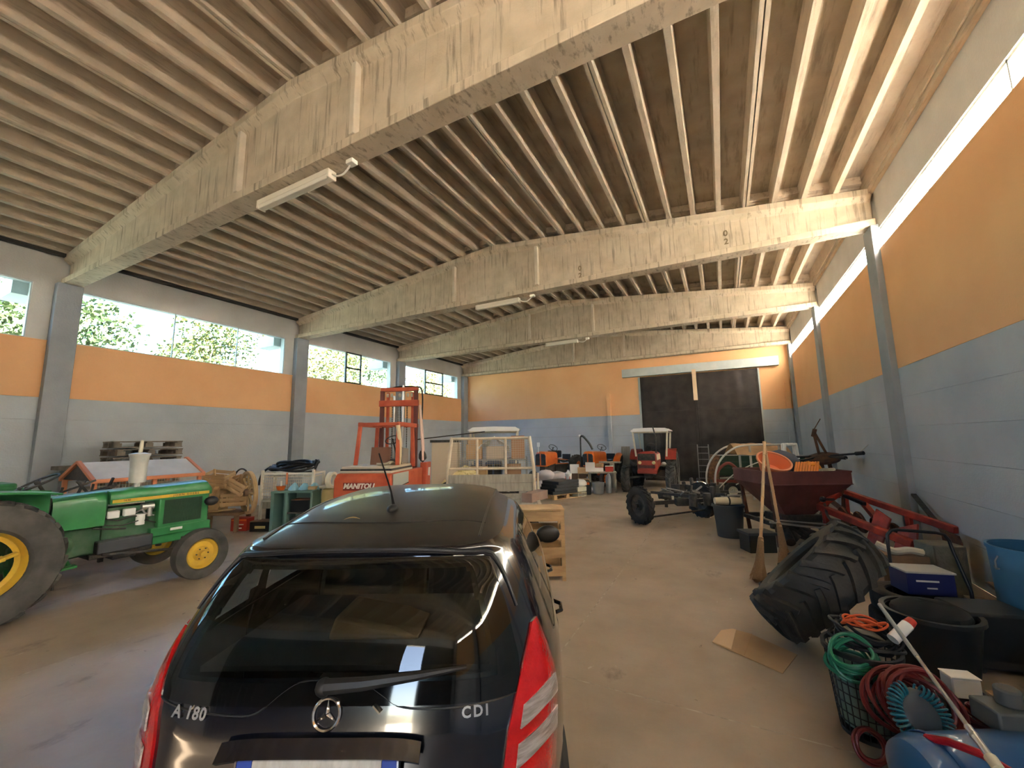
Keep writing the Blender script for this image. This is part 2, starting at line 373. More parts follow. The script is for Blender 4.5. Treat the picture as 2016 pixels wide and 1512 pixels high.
# right wall
core = MB(); core.bx(XR + .10, XR + .30, YF - .3, YB + .3, 0, RS - .02).bx(XR + .10, XR + .30, YF - .3, YB + .3, RT, 6.75)
wr = struct(core.build('wall_right', M_white, smooth=0))
for y0, y1 in BAYS:
    wallpanels(wr, XR, XR + .12, y0, y1, [(ZO, RS)])
    MB().bx(XR + .02, XR + .12, y0, y1, RT, 6.19).build('fascia_panel', M_white, wr, smooth=0)
for a, b in COLS: MB().bx(XR + .1, XR - .09, a, b - .02, 0, ZB).build('pilaster', M_col, wr, smooth=0, bevel=.012)
M_lfr = mat('white window frame', (.75, .77, .75), .5)
for k, (y0, y1) in enumerate(BAYS):
    n += 1; x = XR + .06; fr = MB().bx(x - .02, x + .02, y0, y1, RS, RS + .015).bx(x - .02, x + .02, y0, y1, RT - .03, RT)
    yy = [y0 + (y1 - y0) * q / 3 for q in range(4)]
    for q in yy: fr.bx(x - .02, x + .02, q - .012, q + .012, RS, RT)
    win = struct(fr.build('window_%d' % n, M_lfr, smooth=0))
    for q in range(3): MB().bx(x - .004, x + .004, yy[q] + .01, yy[q + 1] - .01, RS + .015, RT - .03).build('pane', M_frost, win, smooth=0)
# back wall, with the dark sliding door
wb = struct(MB().bx(XL - .3, XR + .3, YB + .10, YB + .35, 0, 7.3).build('wall_back', M_core, smooth=0))
DX0, DX1, DZ = -3.27, 1.48, 4.72
for x0, x1 in ((XL, -9.2), (-9.2, DX0), (DX1, XR)):
    for a, b in zip(courses, courses[1:] + [ZO]): MB().bx(x0 + .004, x1 - .004, YB, YB + .12, a + .004, b - .004).build('wall_panel', M_grey, wb, smooth=0)
    MB().bx(x0 + .001, x1 - .001, YB, YB + .12, ZO + .004, 5.8).build('wall_panel', M_orange, wb, smooth=0)
MB().bx(DX0, DX1, YB, YB + .12, DZ, 5.8).build('wall_panel', M_orange, wb, smooth=0)
for x in (-4.80, 2.44): MB().bx(x - .09, x + .09, YB - .12, YB, 0, ZO).bx(x - .09, x + .09, YB - .12, YB, ZO, 4.05, mi=1).build('service_duct', [M_grey, M_orange], wb, smooth=0, bevel=.008)
M_door = mat('dark brown sheet door', (.030, .022, .020), .42, c2=(.05, .038, .034), scale=2.5, bump=.5, bscale=2.6, metal=.35, world=True)
dr = struct(MB().bx(DX0, DX1, YB - .02, YB + .05, 0, DZ).build('door_1', M_door, smooth=0))
for a, b in ((DX0, -.95), (-.93, DX1)):
    q = MB()
    def fn(u, v, a=a, b=b): return (a + (b - a) * u, YB - .05 - .012 * math.sin(u * 9 + v * 5) * math.sin(v * 11 + u * 4) - .006 * math.sin(u * 31) , DZ * v)
    q.sheet(fn, 28, 36, .01).build('door_leaf', M_door, dr)
    e = MB()
    for x in (a + .03, b - .03): e.bx(x - .03, x + .03, YB - .09, YB - .05, 0, DZ)
    for z in (.03, 1.55, 3.1, DZ - .03): e.bx(a, b, YB - .075, YB - .05, z - .02, z + .02)
    e.build('door_frame', M_door, dr, smooth=0)
M_lint = mat('door track cover paint', (.50, .55, .55), .6, c2=(.58, .62, .61), scale=3, world=True)
MB().bx(-4.07, 2.24, YB - .22, YB, 4.76, 5.14).build('door_track_cover', M_lint, dr, smooth=0, bevel=.01)
M_lath = mat('pale lath', (.78, .58, .38), .7)
MB().bx(-1.02, -.86, YB - .26, YB - .12, 3.50, 4.86).build('hanging_board', M_lath, dr, smooth=0, bevel=.006)
MB().bx(DX0 - .10, DX0, YB - .06, YB, 0, DZ).bx(DX1, DX1 + .06, YB - .06, YB, 0, DZ).build('door_jamb', M_lint, dr, smooth=0)
# front wall behind the viewpoint, its sliding door half open
FX0, FX1 = .35, .95
m = MB().bx(XL - .3, -3.27, YF - .25, YF, 0, 7.3).bx(1.48, XR + .3, YF - .25, YF, 0, 7.3).bx(-3.27, 1.48, YF - .25, YF, 4.72, 7.3)
wf = struct(m.build('wall_front', M_grey, smooth=0))
d2 = MB().bx(-3.27, FX0, YF - .02, YF + .06, 0, 4.72)
for i in range(12): d2.bx(-3.2 + i * .18, -3.14 + i * .18, YF + .06, YF + .10, 0, 4.72)
d2.bx(FX1, FX1 + 2, YF + .02, YF + .12, 0, 4.72)
struct(d2.build('door_2', M_door, smooth=0))

# ---- roof: tapered beams, ribbed roof panels
ceil = struct(MB().add([(XL - 1, YF - .3, ZT + .36), (XM, YF - .3, ZR + .36), (XR + 1, YF - .3, ZT + .36), (XL - 1, YB + .4, ZT + .36), (XM, YB + .4, ZR + .36), (XR + 1, YB + .4, ZT + .36),
               (XL - 1, YF - .3, ZT + .5), (XM, YF - .3, ZR + .5), (XR + 1, YF - .3, ZT + .5), (XL - 1, YB + .4, ZT + .5), (XM, YB + .4, ZR + .5), (XR + 1, YB + .4, ZT + .5)],
               [(0, 1, 4, 3), (1, 2, 5, 4), (9, 10, 7, 6), (10, 11, 8, 7), (0, 6, 7, 1), (1, 7, 8, 2), (3, 4, 10, 9), (4, 5, 11, 10), (0, 3, 9, 6), (2, 8, 11, 5)]).build('ceiling', M_roof, smooth=0))
def beam_mesh(w_, withstiff=True):
    """I beam along X, near face at y=0, width w_"""
    h = w_ / 2
    def sec(x):
        z = zroof(x); wb_ = .045; d = abs(x - XL) if x < XM else abs(x - XR)
        return [(0, ZB), (0, ZB + .12), (h - wb_, ZB + .16), (h - wb_, z - .21), (0, z - .12), (0, z), (w_, z), (w_, z - .12), (h + wb_, z - .21), (h + wb_, ZB + .16), (w_, ZB + .12), (w_, ZB)]
    st = [XL + .001, XM, XR - .001]; m = MB(); vs = []
    for x in st: vs += [(x, y, z) for y, z in sec(x)]
    K = 12; fs = [(i * K + k, i * K + (k + 1) % K, (i + 1) * K + (k + 1) % K, (i + 1) * K + k) for i in range(2) for k in range(K)]
    fs += [tuple(range(K))[::-1], tuple(range(2 * K, 3 * K))]; m.add(vs, [f[::-1] for f in fs]); return m
for k, y in enumerate(BEAMS):
    b = beam_mesh(.32).build('roof_beam', M_beam, ceil, smooth=20, bevel=.008, loc=(0, y, 0))
    for x in (-6.38, -3.86):
        z = zroof(x); [MB().box((x, yy, (ZB + z) / 2), (.085, .10, z - ZB - .36)).build('stiffener', M_stiff, b, smooth=0, bevel=.01) for yy in (.075, .245)]
seams = [-13.0, -11.02, -9.04, -7.08, -5.12, -3.14, -1.18, .75, 2.66]
def panel(x0, x1, y0, y1):
    """one roof panel: thin slab, five ribs, the outer two half as wide"""
    za, zb = zroof(x0), zroof(x1); n = 4; m = MB(); dep = .30
    def q(x): return za + (zb - za) * (x - x0) / (x1 - x0)
    def strip(a, b, c, d, rib):  # rib from bottom a..b to top c..d
        vs = []
        for y in (y0, y1): vs += [(a, y, q(a)), (b, y, q(b)), (d, y, q(d) + dep), (c, y, q(c) + dep)]
        m.add(vs, [(0, 1, 2, 3)[::-1], (4, 5, 6, 7), (0, 4, 5, 1), (1, 5, 6, 2), (3, 7, 4, 0)], rib)
    g = .008
    strip(x0 + g, x0 + .055, x0 + g, x0 + .085, 1); strip(x1 - .055, x1 - g, x1 - .085, x1 - g, 1)
    for i in (1, 2, 3):
        x = x0 + (x1 - x0) * i / n; strip(x - .04, x + .04, x - .065, x + .065, 1)
    vs = []
    for y in (y0, y1): vs += [(x0 + g, y, q(x0) + dep - .001), (x1 - g, y, q(x1) + dep - .001), (x1 - g, y, q(x1) + dep + .055), (x0 + g, y, q(x0) + dep + .055)]
    m.add(vs, [(0, 1, 2, 3)[::-1], (4, 5, 6, 7), (0, 4, 5, 1), (1, 5, 6, 2), (3, 7, 4, 0), (2, 6, 7, 3)], 0)
    # end diaphragm over the beam
    for y in (y0, y1 - .09):
        vs = [(x0 + g, y, q(x0) + .16), (x1 - g, y, q(x1) + .16), (x1 - g, y, q(x1) + dep), (x0 + g, y, q(x0) + dep)]; vs += [(a, b + .09, c) for a, b, c in vs]
        m.add(vs, [(0, 1, 2, 3)[::-1], (4, 5, 6, 7), (0, 4, 5, 1), (1, 5, 6, 2), (2, 6, 7, 3), (3, 7, 4, 0)], 1)
    return m
edges = [YF] + [b + .18 for b in BEAMS[1:-1]] + [YB + .1]
for i in range(8):
    for j in range(len(edges) - 1):
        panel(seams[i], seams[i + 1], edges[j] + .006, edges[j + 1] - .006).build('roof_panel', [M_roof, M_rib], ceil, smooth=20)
MB().bx(XL, XL + .12, YF, YB, 6.19, 6.32).build('eave_gap_shade', M_dark, ceil, smooth=0); MB().bx(XR - .05, XR + .02, YF, YB, 6.16, 6.50).build('eave_strip', M_rib, ceil, smooth=0)  # left: solid dark strip painted in as the shade of the eave gap
M_mark = mat('faded brown marking', (.22, .16, .09), .9)
for x, y, z in ((.36, 8.915, 5.95), (-2.75, 8.915, 5.86)):
    for q, dz in (('0', .09), ('2', -.09)): text(q, .17, M_mark, ceil, (x, y + .112, z + dz), (PI / 2, 0, 0), .002, name='beam_number', bold=.004)

# ---- tube lights under the beams
M_lampb = mat('cream lamp housing', (.75, .68, .56), .5); M_lampd = mat('clear lamp cover', (.80, .74, .63), .25); M_cable = mat('white cable', (.8, .76, .68), .5)
for k, (y, x0, x1, lab) in enumerate(((3.40, -6.0, -4.42, 'cream strip light with curled cable under the nearest ceiling beam'), (9.12, -5.72, -4.42, 'small strip light under the second beam, in the middle'), (14.15, -5.75, -4.5, 'farthest strip light, under the third beam'))):
    t = thing('strip_light', lab, 'light', (x0, y, ZB), group='strip lights under the beams'); L = x1 - x0
    m = MB().prism([(-.07, 0), (-.055, -.07), (.055, -.07), (.07, 0)][::-1], (0, 0, -.015), (0, 1, 0), (0, 0, 1), L); m.build('housing', M_lampb, t, smooth=0, bevel=.006)
    MB().prism([(-.06, -.072), (-.045, -.125), (.045, -.125), (.06, -.072)][::-1], (.02, 0, -.015), (0, 1, 0), (0, 0, 1), L - .04).build('diffuser', M_lampd, t, smooth=0, bevel=.01)
    for x in (0, L - .03): MB().bx(x - .004, x + .034, -.068, .068, -.14, -.012).build('end_cap', M_lampb, t, smooth=0, bevel=.01)
    for x in (.3, L - .3): MB().bx(x - .015, x + .015, -.02, .02, -.02, .002).build('clip', M_dark, t, smooth=0)
    MB().tube(bez([(L, 0, -.07), (L + .10, 0, -.13), (L + .22, 0, -.14), (L + .32, .0, -.08), (L + .35, 0, -.03)]), .012, 8).build('cable', M_cable, t)
    MB().bx(L + .31, L + .43, -.05, .05, -.06, 0).build('junction_box', M_cable, t, smooth=0, bevel=.01)
# ================================================================== OUTSIDE
M_grass = mat('grass ground', (.12, .11, .085), .95, c2=(.17, .15, .12), scale=1.5, world=True)
M_gravel = mat('pale yard gravel', (.62, .56, .46), .95, c2=(.50, .45, .37), scale=3, world=True)
struct(MB().bx(-90, XL - .3, -60, 90, -.5, -.08).build('ground_grass', M_grass, smooth=0))
struct(MB().bx(XR + .3, 60, -60, 90, -.5, -.04).bx(XL - .3, XR + .3, -60, YF - .3, -.5, -.04).build('ground_yard', M_gravel, smooth=0))
struct(MB().bx(XL - .3, XR + .3, YB + .4, 90, -.5, -.08).build('ground_back', M_grass, smooth=0))
# concrete eave brackets seen through the left windows
for k, (a, b) in enumerate(COLS[2:]): MB().bx(XL - 1.2, XL - .3, a - .55, a - .12, 5.22, 5.6).build('eave_bracket', M_white, wl, smooth=0)
M_bark = mat('bark', (.16, .11, .07), .9)
leafc = [mat('leaf green', (.035, .05, .012), .7), mat('leaf yellow', (.11, .085, .015), .7), mat('leaf olive', (.06, .07, .018), .7), mat('leaf rust', (.10, .055, .016), .7)]
def tree(x, y, h, r, cols, lab, seed):
    rr = random.Random(seed); t = thing('tree', lab, 'tree', (x, y, -.08), group='trees beyond the left windows')
    m = MB(); m.cyl((0, 0, 0), (0, 0, h * .5), .22, .13, 8)
    for k in range(7): a = rr.uniform(0, 6.28); z = h * rr.uniform(.35, .5); m.cyl((0, 0, z), (math.cos(a) * r * .6, math.sin(a) * r * .6, z + h * rr.uniform(.15, .35)), .07, .02, 5)
    m.build('trunk', M_bark, t)
    blobs = [(rr.uniform(-.6, .6) * r, rr.uniform(-.6, .6) * r, h * rr.uniform(.45, .92), rr.uniform(.35, .6) * r) for _ in range(14)]; m = MB()
    for i in range(5200):
        bx, by, bz, br = blobs[rr.randrange(14)]; d = V(rr.gauss(0, 1), rr.gauss(0, 1), rr.gauss(0, 1)).normalized() * br * rr.uniform(.6, 1.05)
        p = V(bx, by, bz) + d; s = rr.uniform(.07, .15); u = V(rr.gauss(0, 1), rr.gauss(0, 1), rr.gauss(0, 1)).normalized(); v = u.orthogonal().normalized()
        m.add([p - u * s, p + v * s * .6, p + u * s, p - v * s * .6], [(0, 1, 2, 3)], cols[rr.randrange(len(cols))])
    stuff(m.build('foliage', leafc, t, smooth=0))
tl = [(-24, -7, 9.5, 2.6, (0, 2), 'dark green tree seen at the far left window'), (-27, 0, 9.5, 2.7, (2, 0), 'olive green tree beyond the leftmost window pane'), (-24, 6.0, 9.0, 2.7, (0, 2, 2), 'mixed green tree seen through the second window'),
      (-27, 12.5, 10.2, 3.0, (2, 1, 0), 'green and yellow tree seen through the wide window'), (-23.5, 18.5, 9.4, 2.9, (1, 2, 1), 'bright yellow autumn tree beside the second window jamb'), (-28, 24.5, 10.6, 3.1, (0, 2), 'green tree showing left of the black casement'),
      (-25, 31, 10.6, 3.1, (1, 3, 2), 'golden tree showing right of the black casement'), (-29, 37.5, 12, 3.4, (3, 1, 2), 'rusty orange tree seen above the forklift mast'), (-25, 45, 12.5, 3.6, (1, 2), 'pale yellow tree seen in the farthest left window')]
for i, a in enumerate(tl): tree(*a, 100 + i)
# a sheltering hedge behind the open front door
h = MB(); rr = random.Random(5)
for i in range(2500):
    p = V(rr.uniform(-8, 8), rr.uniform(-1, 1), rr.uniform(0, 2.2)); s = .12; u = V(rr.gauss(0, 1), rr.gauss(0, 1), rr.gauss(0, 1)).normalized(); v = u.orthogonal().normalized()
    h.add([p - u * s, p + v * s * .6, p + u * s, p - v * s * .6], [(0, 1, 2, 3)], 0 if i % 3 else 2)
o = h.build('hedge', leafc, smooth=0, loc=(0, -32, 0)); tag(o, 'green hedge across the yard behind the viewer, reflected in the car', 'hedge', kind='stuff')
# portals guide daylight through the openings
def portal(loc, rot, sx, sy):
    d = bpy.data.lights.new('portal', 'AREA'); d.shape = 'RECTANGLE'; d.size = sx; d.size_y = sy; d.cycles.is_portal = True
    o = bpy.data.objects.new('portal', d); COL.objects.link(o); o.location = loc; o.rotation_euler = rot
portal((XL - .02, (YF + YB) / 2, (WS + WT) / 2), (0, -PI / 2, 0), WT - WS, YB - YF)
portal((XR + .02, (YF + YB) / 2, (RS + RT) / 2), (0, PI / 2, 0), RT - RS, YB - YF)
portal((.6, YF + .1, 2.36), (PI / 2, 0, 0), .9, 4.7)
# ================================================================== CAR (local: x right, y forward, origin under the rear bumper)
M_paint = mat('blue black car paint', (.0045, .006, .012), .16, coat=1.0, spec=.6)
M_roofp = mat('dusty black car roof paint', (.018, .016, .015), .34, coat=.35, c2=(.026, .023, .020), scale=14, spec=.4)
M_blk = mat('black trim plastic', (.012, .012, .013), .45)
M_gloss = mat('gloss black frit', (.003, .0035, .004), .04, spec=.6)
M_tint = glass_mat('tinted car glass', (.44, .49, .47))
M_chrome = mat('chrome', (.82, .82, .82), .12, metal=1.0)
M_red = mat('red lamp lens', (.42, .004, .006), .10, coat=1.0, bump=.25, bscale=60, c2=(.52, .008, .009), scale=20)
M_clear = mat('clear lamp lens', (.36, .31, .31), .12, coat=1.0, metal=.4, c2=(.62, .58, .58), scale=9, stretch=(1, 1, 8), bump=.4, bscale=25)
M_rub = mat('car tyre rubber', (.02, .02, .02), .75)
M_alloy = mat('alloy wheel', (.5, .5, .5), .3, metal=1.0)
M_seat = mat('dark seat fabric', (.03, .03, .033), .9)
car = thing('car', 'dark blue-black hatchback parked in the foreground, seen from behind', 'car', (-1.2449, 1.0009, 0), math.radians(26.4))
LV = [(.20, .16, 3.72, .80, 4.4), (.30, .04, 3.83, .85, 4.8), (.45, .0, 3.88, .875, 5.0), (.60, .0, 3.88, .882, 5.2), (.75, .02, 3.84, .882, 5.2), (.86, .045, 3.62, .877, 5.2), (.94, .062, 3.28, .867, 5.2), (1.0, .08, 2.98, .848, 5.2),
      (1.08, .108, 2.82, .812, 5.5), (1.2, .165, 2.62, .760, 5.8), (1.32, .25, 2.38, .705, 5.8), (1.42, .34, 2.16, .645, 6.0), (1.445, .325, 2.10, .603, 6.2), (1.462, .340, 2.05, .585, 6.0), (1.50, .50, 1.97, .545, 4.6), (1.535, .70, 1.90, .515, 4.0), (1.56, .90, 1.80, .47, 3.3), (1.578, 1.08, 1.70, .39, 2.7), (1.59, 1.28, 1.56, .20, 2.2)]
def lev(z):
    if z <= LV[0][0]: return LV[0][1:]
    for i in range(len(LV) - 1):
        if z <= LV[i + 1][0]:
            p0, p1, p2, p3 = LV[max(i - 1, 0)], LV[i], LV[i + 1], LV[min(i + 2, len(LV) - 1)]; t = (z - p1[0]) / (p2[0] - p1[0]); o = []
            for k in range(1, 5):
                d = p2[0] - p1[0]; m1 = (p2[k] - p0[k]) / max(p2[0] - p0[0], 1e-6) * d; m2 = (p3[k] - p1[k]) / max(p3[0] - p1[0], 1e-6) * d
                lim = 3 * abs(p2[k] - p1[k]); m1 = max(-lim, min(lim, m1)); m2 = max(-lim, min(lim, m2))
                if (p2[k] - p1[k]) * m1 < 0: m1 = 0
                if (p2[k] - p1[k]) * m2 < 0: m2 = 0
                o.append((2 * t**3 - 3 * t**2 + 1) * p1[k] + (t**3 - 2 * t**2 + t) * m1 + (-2 * t**3 + 3 * t**2) * p2[k] + (t**3 - t**2) * m2)
            return o
    return LV[-1][1:]
def sx(e, z):
    """body surface: e = 0 rear centre, pi/2 right side, pi front"""
    y0, y1, b, n = lev(z); ym = (y0 + y1) / 2; a = (y1 - y0) / 2; s, c = math.sin(e), math.cos(e)
    return V(b * math.copysign(abs(s) ** (2 / n), s), ym - a * math.copysign(abs(c) ** (2 / n), c), z)
def e_x(x, z):
    y0, y1, b, n = lev(z); q = min(.99999, abs(x) / b); return math.copysign(math.asin(q ** (n / 2)), x)
def e_y(y, z, side=1):
    y0, y1, b, n = lev(z); ym = (y0 + y1) / 2; a = (y1 - y0) / 2; q = (ym - y) / a; q = max(-.9999, min(.9999, q)); return side * math.acos(math.copysign(abs(q) ** (n / 2), q))
def nrm(e, z):
    d = .004; a = sx(e + d, z) - sx(e - d, z); b = sx(e, min(z + d, 1.588)) - sx(e, z - d); n = a.cross(b); return n.normalized()
def patch(fe, z0, z1, nu, nv, off, th=.004, bulge=0, zc=None):
    """sheet on the body between e-curves fe(z)->(e0,e1)"""
    m = MB()
    def fn(u, v):
        z = z0(u) + (z1(u) - z0(u)) * v if callable(z0) else z0 + (z1 - z0) * v
        e0, e1 = fe(z); e = e0 + (e1 - e0) * u; return sx(e, z) + nrm(e, z) * (off + bulge * math.sin(PI * u) * math.sin(PI * v) ** .5)
    return m.sheet(lambda u, v: fn(u, v), nu, nv, th)
# glass outlines --------------------------------------------------------
def lerp(t, pts):
    for (a, p), (b, q) in zip(pts, pts[1:]):
        if t <= b: return p + (q - p) * (t - a) / (b - a) if t >= a else p
    return pts[-1][1]
def rw_half(z, inset=0): return lerp(z, [(.99, .665), (1.1, .655), (1.25, .61), (1.36, .56), (1.41, .52), (1.44, .48)]) - inset
def in_rear(x, z): return 1.075 < z < 1.385 and abs(x) < rw_half(z, .10)
SW = {'front': [(1.86, 2.62), (1.86, 2.46), (1.86, 2.22)], 'rear': [(1.02, 1.80), (1.00, 1.80), (1.05, 1.80)], 'quarter': [(.60, .92), (.66, .92), (.78, .92)]}
def sw_y(nm, z): a, b, c = SW[nm]; t = (z - 1.03) / .38; t = max(0, min(1, t)); f = lambda p, q, r: p + (q - p) * t * 2 if t < .5 else q + (r - q) * (t * 2 - 1); return f(a[0], b[0], c[0]), f(a[1], b[1], c[1])
def in_side(y, z, ins=.03):
    if not 1.03 + ins < z < 1.40 - ins: return False
    return any(sw_y(k, z)[0] + ins < y < sw_y(k, z)[1] - ins for k in SW)
def in_wind(x, y, z): return 1.06 < z < 1.44 and abs(x) < lev(z)[2] * .84 and y > 1.9
# body shell --------------------------------------------------------------
zs = [.2 + i * .028 for i in range(28)] + [.99 + i * .0145 for i in range(29)] + [1.41 + i * .01 for i in range(18)]; zs = sorted(set(round(z, 4) for z in zs if z < 1.59)) + [1.59]
NE = 220; vs = []; fs = []; mi = []
es = [2 * PI * (k + .5) / NE for k in range(NE)]
for z in zs: vs += [sx(e, z) for e in es]
for i in range(len(zs) - 1):
    for k in range(NE):
        a, b, c, d = i * NE + k, i * NE + (k + 1) % NE, (i + 1) * NE + (k + 1) % NE, (i + 1) * NE + k
        p = (Vector(vs[a]) + Vector(vs[c])) / 2
        if p.y < .75 and in_rear(p.x, p.z): continue
        if abs(p.x) > .45 and in_side(p.y, p.z): continue
        if in_wind(p.x, p.y, p.z): continue
        if abs(p.x) > .6 and min(math.hypot(p.y - .60, p.z - .31), math.hypot(p.y - 3.165, p.z - .31)) < .345: continue
        fs.append((a, b, c, d)); mi.append(1 if p.z > 1.46 else 0)
k = len(vs); vs.append(V(0, 1.42, 1.593)); top = (len(zs) - 1) * NE
for j in range(NE): fs.append((top + j, top + (j + 1) % NE, k)); mi.append(1)
bm = MB(); bm.v = [tuple(v) for v in vs]; bm.f = fs; bm.m = mi
bm.build('body', [M_paint, M_roofp], car, smooth=60)
MB().bx(-.78, .78, .12, 3.7, .16, .24).build('underbody', M_blk, car)
# windows: tinted panes with a gloss black border
def ringpane(nm, fe, z0, z1, inset, nu=24, nv=16, off=.004):
    """pane with border: outer sheet is black where near the edge"""
    m = MB(); P = {}
    for i in range(nu + 1):
        for j in range(nv + 1):
            z = z0 + (z1 - z0) * j / nv; a, b = fe(z); e = a + (b - a) * i / nu; p = sx(e, z) + nrm(e, z) * off; P[i, j] = p; m.v.append(tuple(p))
    for i in range(nu):
        for j in range(nv):
            m.f.append((i * (nv + 1) + j, (i + 1) * (nv + 1) + j, (i + 1) * (nv + 1) + j + 1, i * (nv + 1) + j + 1)); c = (P[i, j] + P[i + 1, j + 1]) / 2
            m.m.append(1 if inset(c) else 0)
    return m
rwf = lambda z: (e_x(-rw_half(z), z), e_x(rw_half(z), z))
m = ringpane('rear', rwf, 1.0, 1.425, lambda c: not (1.06 < c.z < 1.40 and abs(c.x) < rw_half(c.z, .075)), 70, 40)
m.build('rear_window', [M_tint, M_gloss], car, smooth=60)
for s in (1, -1):
    for kx in SW:
        f = (lambda z, kx=kx, s=s: (e_y(sw_y(kx, z)[0], z, s), e_y(sw_y(kx, z)[1], z, s)))
        m = ringpane(kx, f, 1.03, 1.40, lambda c: False, 16, 12); m.build('side_window', [M_tint, M_gloss], car, smooth=60)
    q = MB()   # chrome strip and roof moulding
    q.tube([sx(e_y(y, 1.02, s), 1.02) + V(s * .006, 0, 0) for y in [.62 + i * .1 for i in range(21)]], .007, 6)
    q.build('window_strip', M_chrome, car)
    def roofpt(y, fx):
        # march on the shell at constant fraction of width
        zl, zh = 1.40, 1.592
        for _ in range(24):
            zz = (zl + zh) / 2; y0, y1, b, n = lev(zz)
            if y0 < y < y1 and sx(e_y(y, zz, 1), zz).x > fx: zl = zz
            else: zh = zz
        return V(fx, y, zl)
    M_mould = mat('roof moulding', (.05, .045, .04), .35)
    MB().tube([(lambda p: V(s * p.x, p.y, p.z + .002))(roofpt(y, .505 - .02 * abs(y - 1.3))) for y in [.45 + i * .07 for i in range(24)]], .006, 6).build('roof_moulding', M_mould, car)
wf_ = lambda z: (PI - abs(e_x(lev(z)[2] * .87, z)) , PI + abs(e_x(lev(z)[2] * .87, z)))
m = ringpane('w', wf_, 1.04, 1.455, lambda c: False, 30, 14); m.build('windscreen', [M_tint, M_gloss], car, smooth=60)
# roof seam
MB().tube([roofpt(.57 + .06 * (x / .5) ** 2, x) * 1.0 if x >= 0 else (lambda p: V(-p.x, p.y, p.z))(roofpt(.57 + .06 * (x / .5) ** 2, -x)) for x in [i * .05 for i in range(-10, 11)]], .0035, 5).build('roof_seam', M_blk, car)
# spoiler lip
m = MB()
za = lambda x: 1.452 - .028 * (abs(x) / .52) ** 3
pts = [sx(e_x(x, za(x)), za(x)) + V(0, -.006, .002) for x in [i * .04 for i in range(-13, 14)]]
def lip(s): return [sx(e_x(s * x, z), z) + nrm(e_x(s * x, z), z) * .004 for x, z in ((.545, 1.412), (.565, 1.39), (.588, 1.36), (.61, 1.32), (.63, 1.28), (.65, 1.235))]
pts = lip(-1)[::-1] + pts + lip(1)
rad = [.004 + .007 * min(1, i / 6, (len(pts) - 1 - i) / 6) for i in range(len(pts))]
m.tube(pts, .010, 8, rad=rad); m.build('spoiler_lip', M_blk, car)
# tail lamps
LI = [(.56, .70), (.62, .645), (.70, .61), (.80, .598), (.90, .615), (1.0, .645), (1.08, .672), (1.165, .708)]
LO = [(.56, .12), (.62, .22), (.70, .28), (.80, .33), (.90, .365), (1.0, .37), (1.08, .37), (1.165, .38)]
def lampf(z, s, a=0, b=1):
    e0, e1 = e_x(lerp(z, LI), z), e_y(lerp(z, LO), z, 1)
    e0, e1 = e0 + (e1 - e0) * a, e0 + (e1 - e0) * b; return (s * e0, s * e1) if s > 0 else (s * e1, s * e0)
for s in (1, -1):
    L = patch(lambda z: lampf(z, s), .565, 1.163, 14, 34, .010, .012, .010).build('tail_lamp', M_red, car, smooth=60)
    for (za, zb, sl) in ((.905, .965, .012), (.80, .862, .010)):
        m = MB()
        def fn(u, v):
            uu = u if s > 0 else 1 - u
            z = za + (zb - za) * v + sl * (uu - .3) + .012 * math.sin(PI * uu); a, b = lampf(z, s, .13, .88); e = a + (b - a) * u
            ec = abs(2 * v - 1) ** 4 * .06; return sx(e, z) + nrm(e, z) * (.0235 + .004 * math.sin(PI * v) * math.sin(PI * u))
        m.sheet(fn, 14, 8, .006).build('clear_lens', M_clear, L, smooth=60)
# hatch seam lines, handle strip, wiper, plate, badges
def rear(x, z, o=.004): e = e_x(x, z); return sx(e, z) + nrm(e, z) * o
seam = [(-.655, .995), (-.5, .985), (-.32, .975), (-.24, .985), (-.17, 1.035), (-.11, 1.065), (-.02, 1.07), (.10, 1.065), (.18, 1.03), (.24, 1.0), (.34, .99), (.5, .992), (.645, 1.0)]
MB().tube([rear(x, z, .001) for x, z in bez([(a, b, 0) for a, b in seam], 4) and [(p.x, p.y) for p in bez([(a, b, 0) for a, b in seam], 4)]], .0035, 6).build('hatch_seam', M_blk, car)
m = MB()
m.sheet(lambda u, v: rear(-.33 + .66 * u, .915 - .045 * v - .012 * abs(2 * u - 1) ** 6, .006 + .03 * v), 24, 4, .02).build('handle_strip', M_paint, car)
m = MB(); m.sheet(lambda u, v: rear(-.29 + .58 * u, .60 + .27 * v, .004) + V(0, .012, 0), 8, 4, .02); m.build('plate_recess', M_blk, car)
zc, pw, ph = .83, .52, .112
M_pw = mat('licence plate white', (.62, .62, .60), .4, c2=(.50, .50, .48), scale=60, stretch=(1, 1, .3)); M_pb = mat('licence plate blue', (.01, .06, .42), .4); M_pf = mat('plate holder', (.02, .02, .03), .3)
py = rear(0, zc).y - .022; tilt = math.radians(-8)
pl = MB().box((0, 0, 0), (pw + .02, .010, ph + .022)).build('licence_plate', M_pf, car, bevel=.004, loc=(.0, py, zc), rot=(tilt, 0, 0))
MB().box((0, -.007, 0), (pw - .10, .006, ph - .004)).build('plate_field', M_pw, pl); [MB().box((q_ * (pw / 2 - .024), -.007, 0), (.047, .006, ph - .004)).build('plate_band', M_pb, pl) for q_ in (-1, 1)]
m = MB()
for sx_ in (-1, 1): m.box((sx_ * (pw / 2 + .004), -.008, 0), (.006, .008, ph + .014))
m.box((0, -.008, ph / 2 + .004), (pw + .012, .008, .006)).box((0, -.008, -ph / 2 - .004), (pw + .012, .008, .006)).build('plate_rim', M_chrome, pl)
MB().lathe([(.013, 0), (.016, 0), (.016, .002), (.013, .002)], (pw / 2 - .024, -.010, 0), (0, -1, 0), 16, closed=True).build('plate_circle', M_pw, pl)
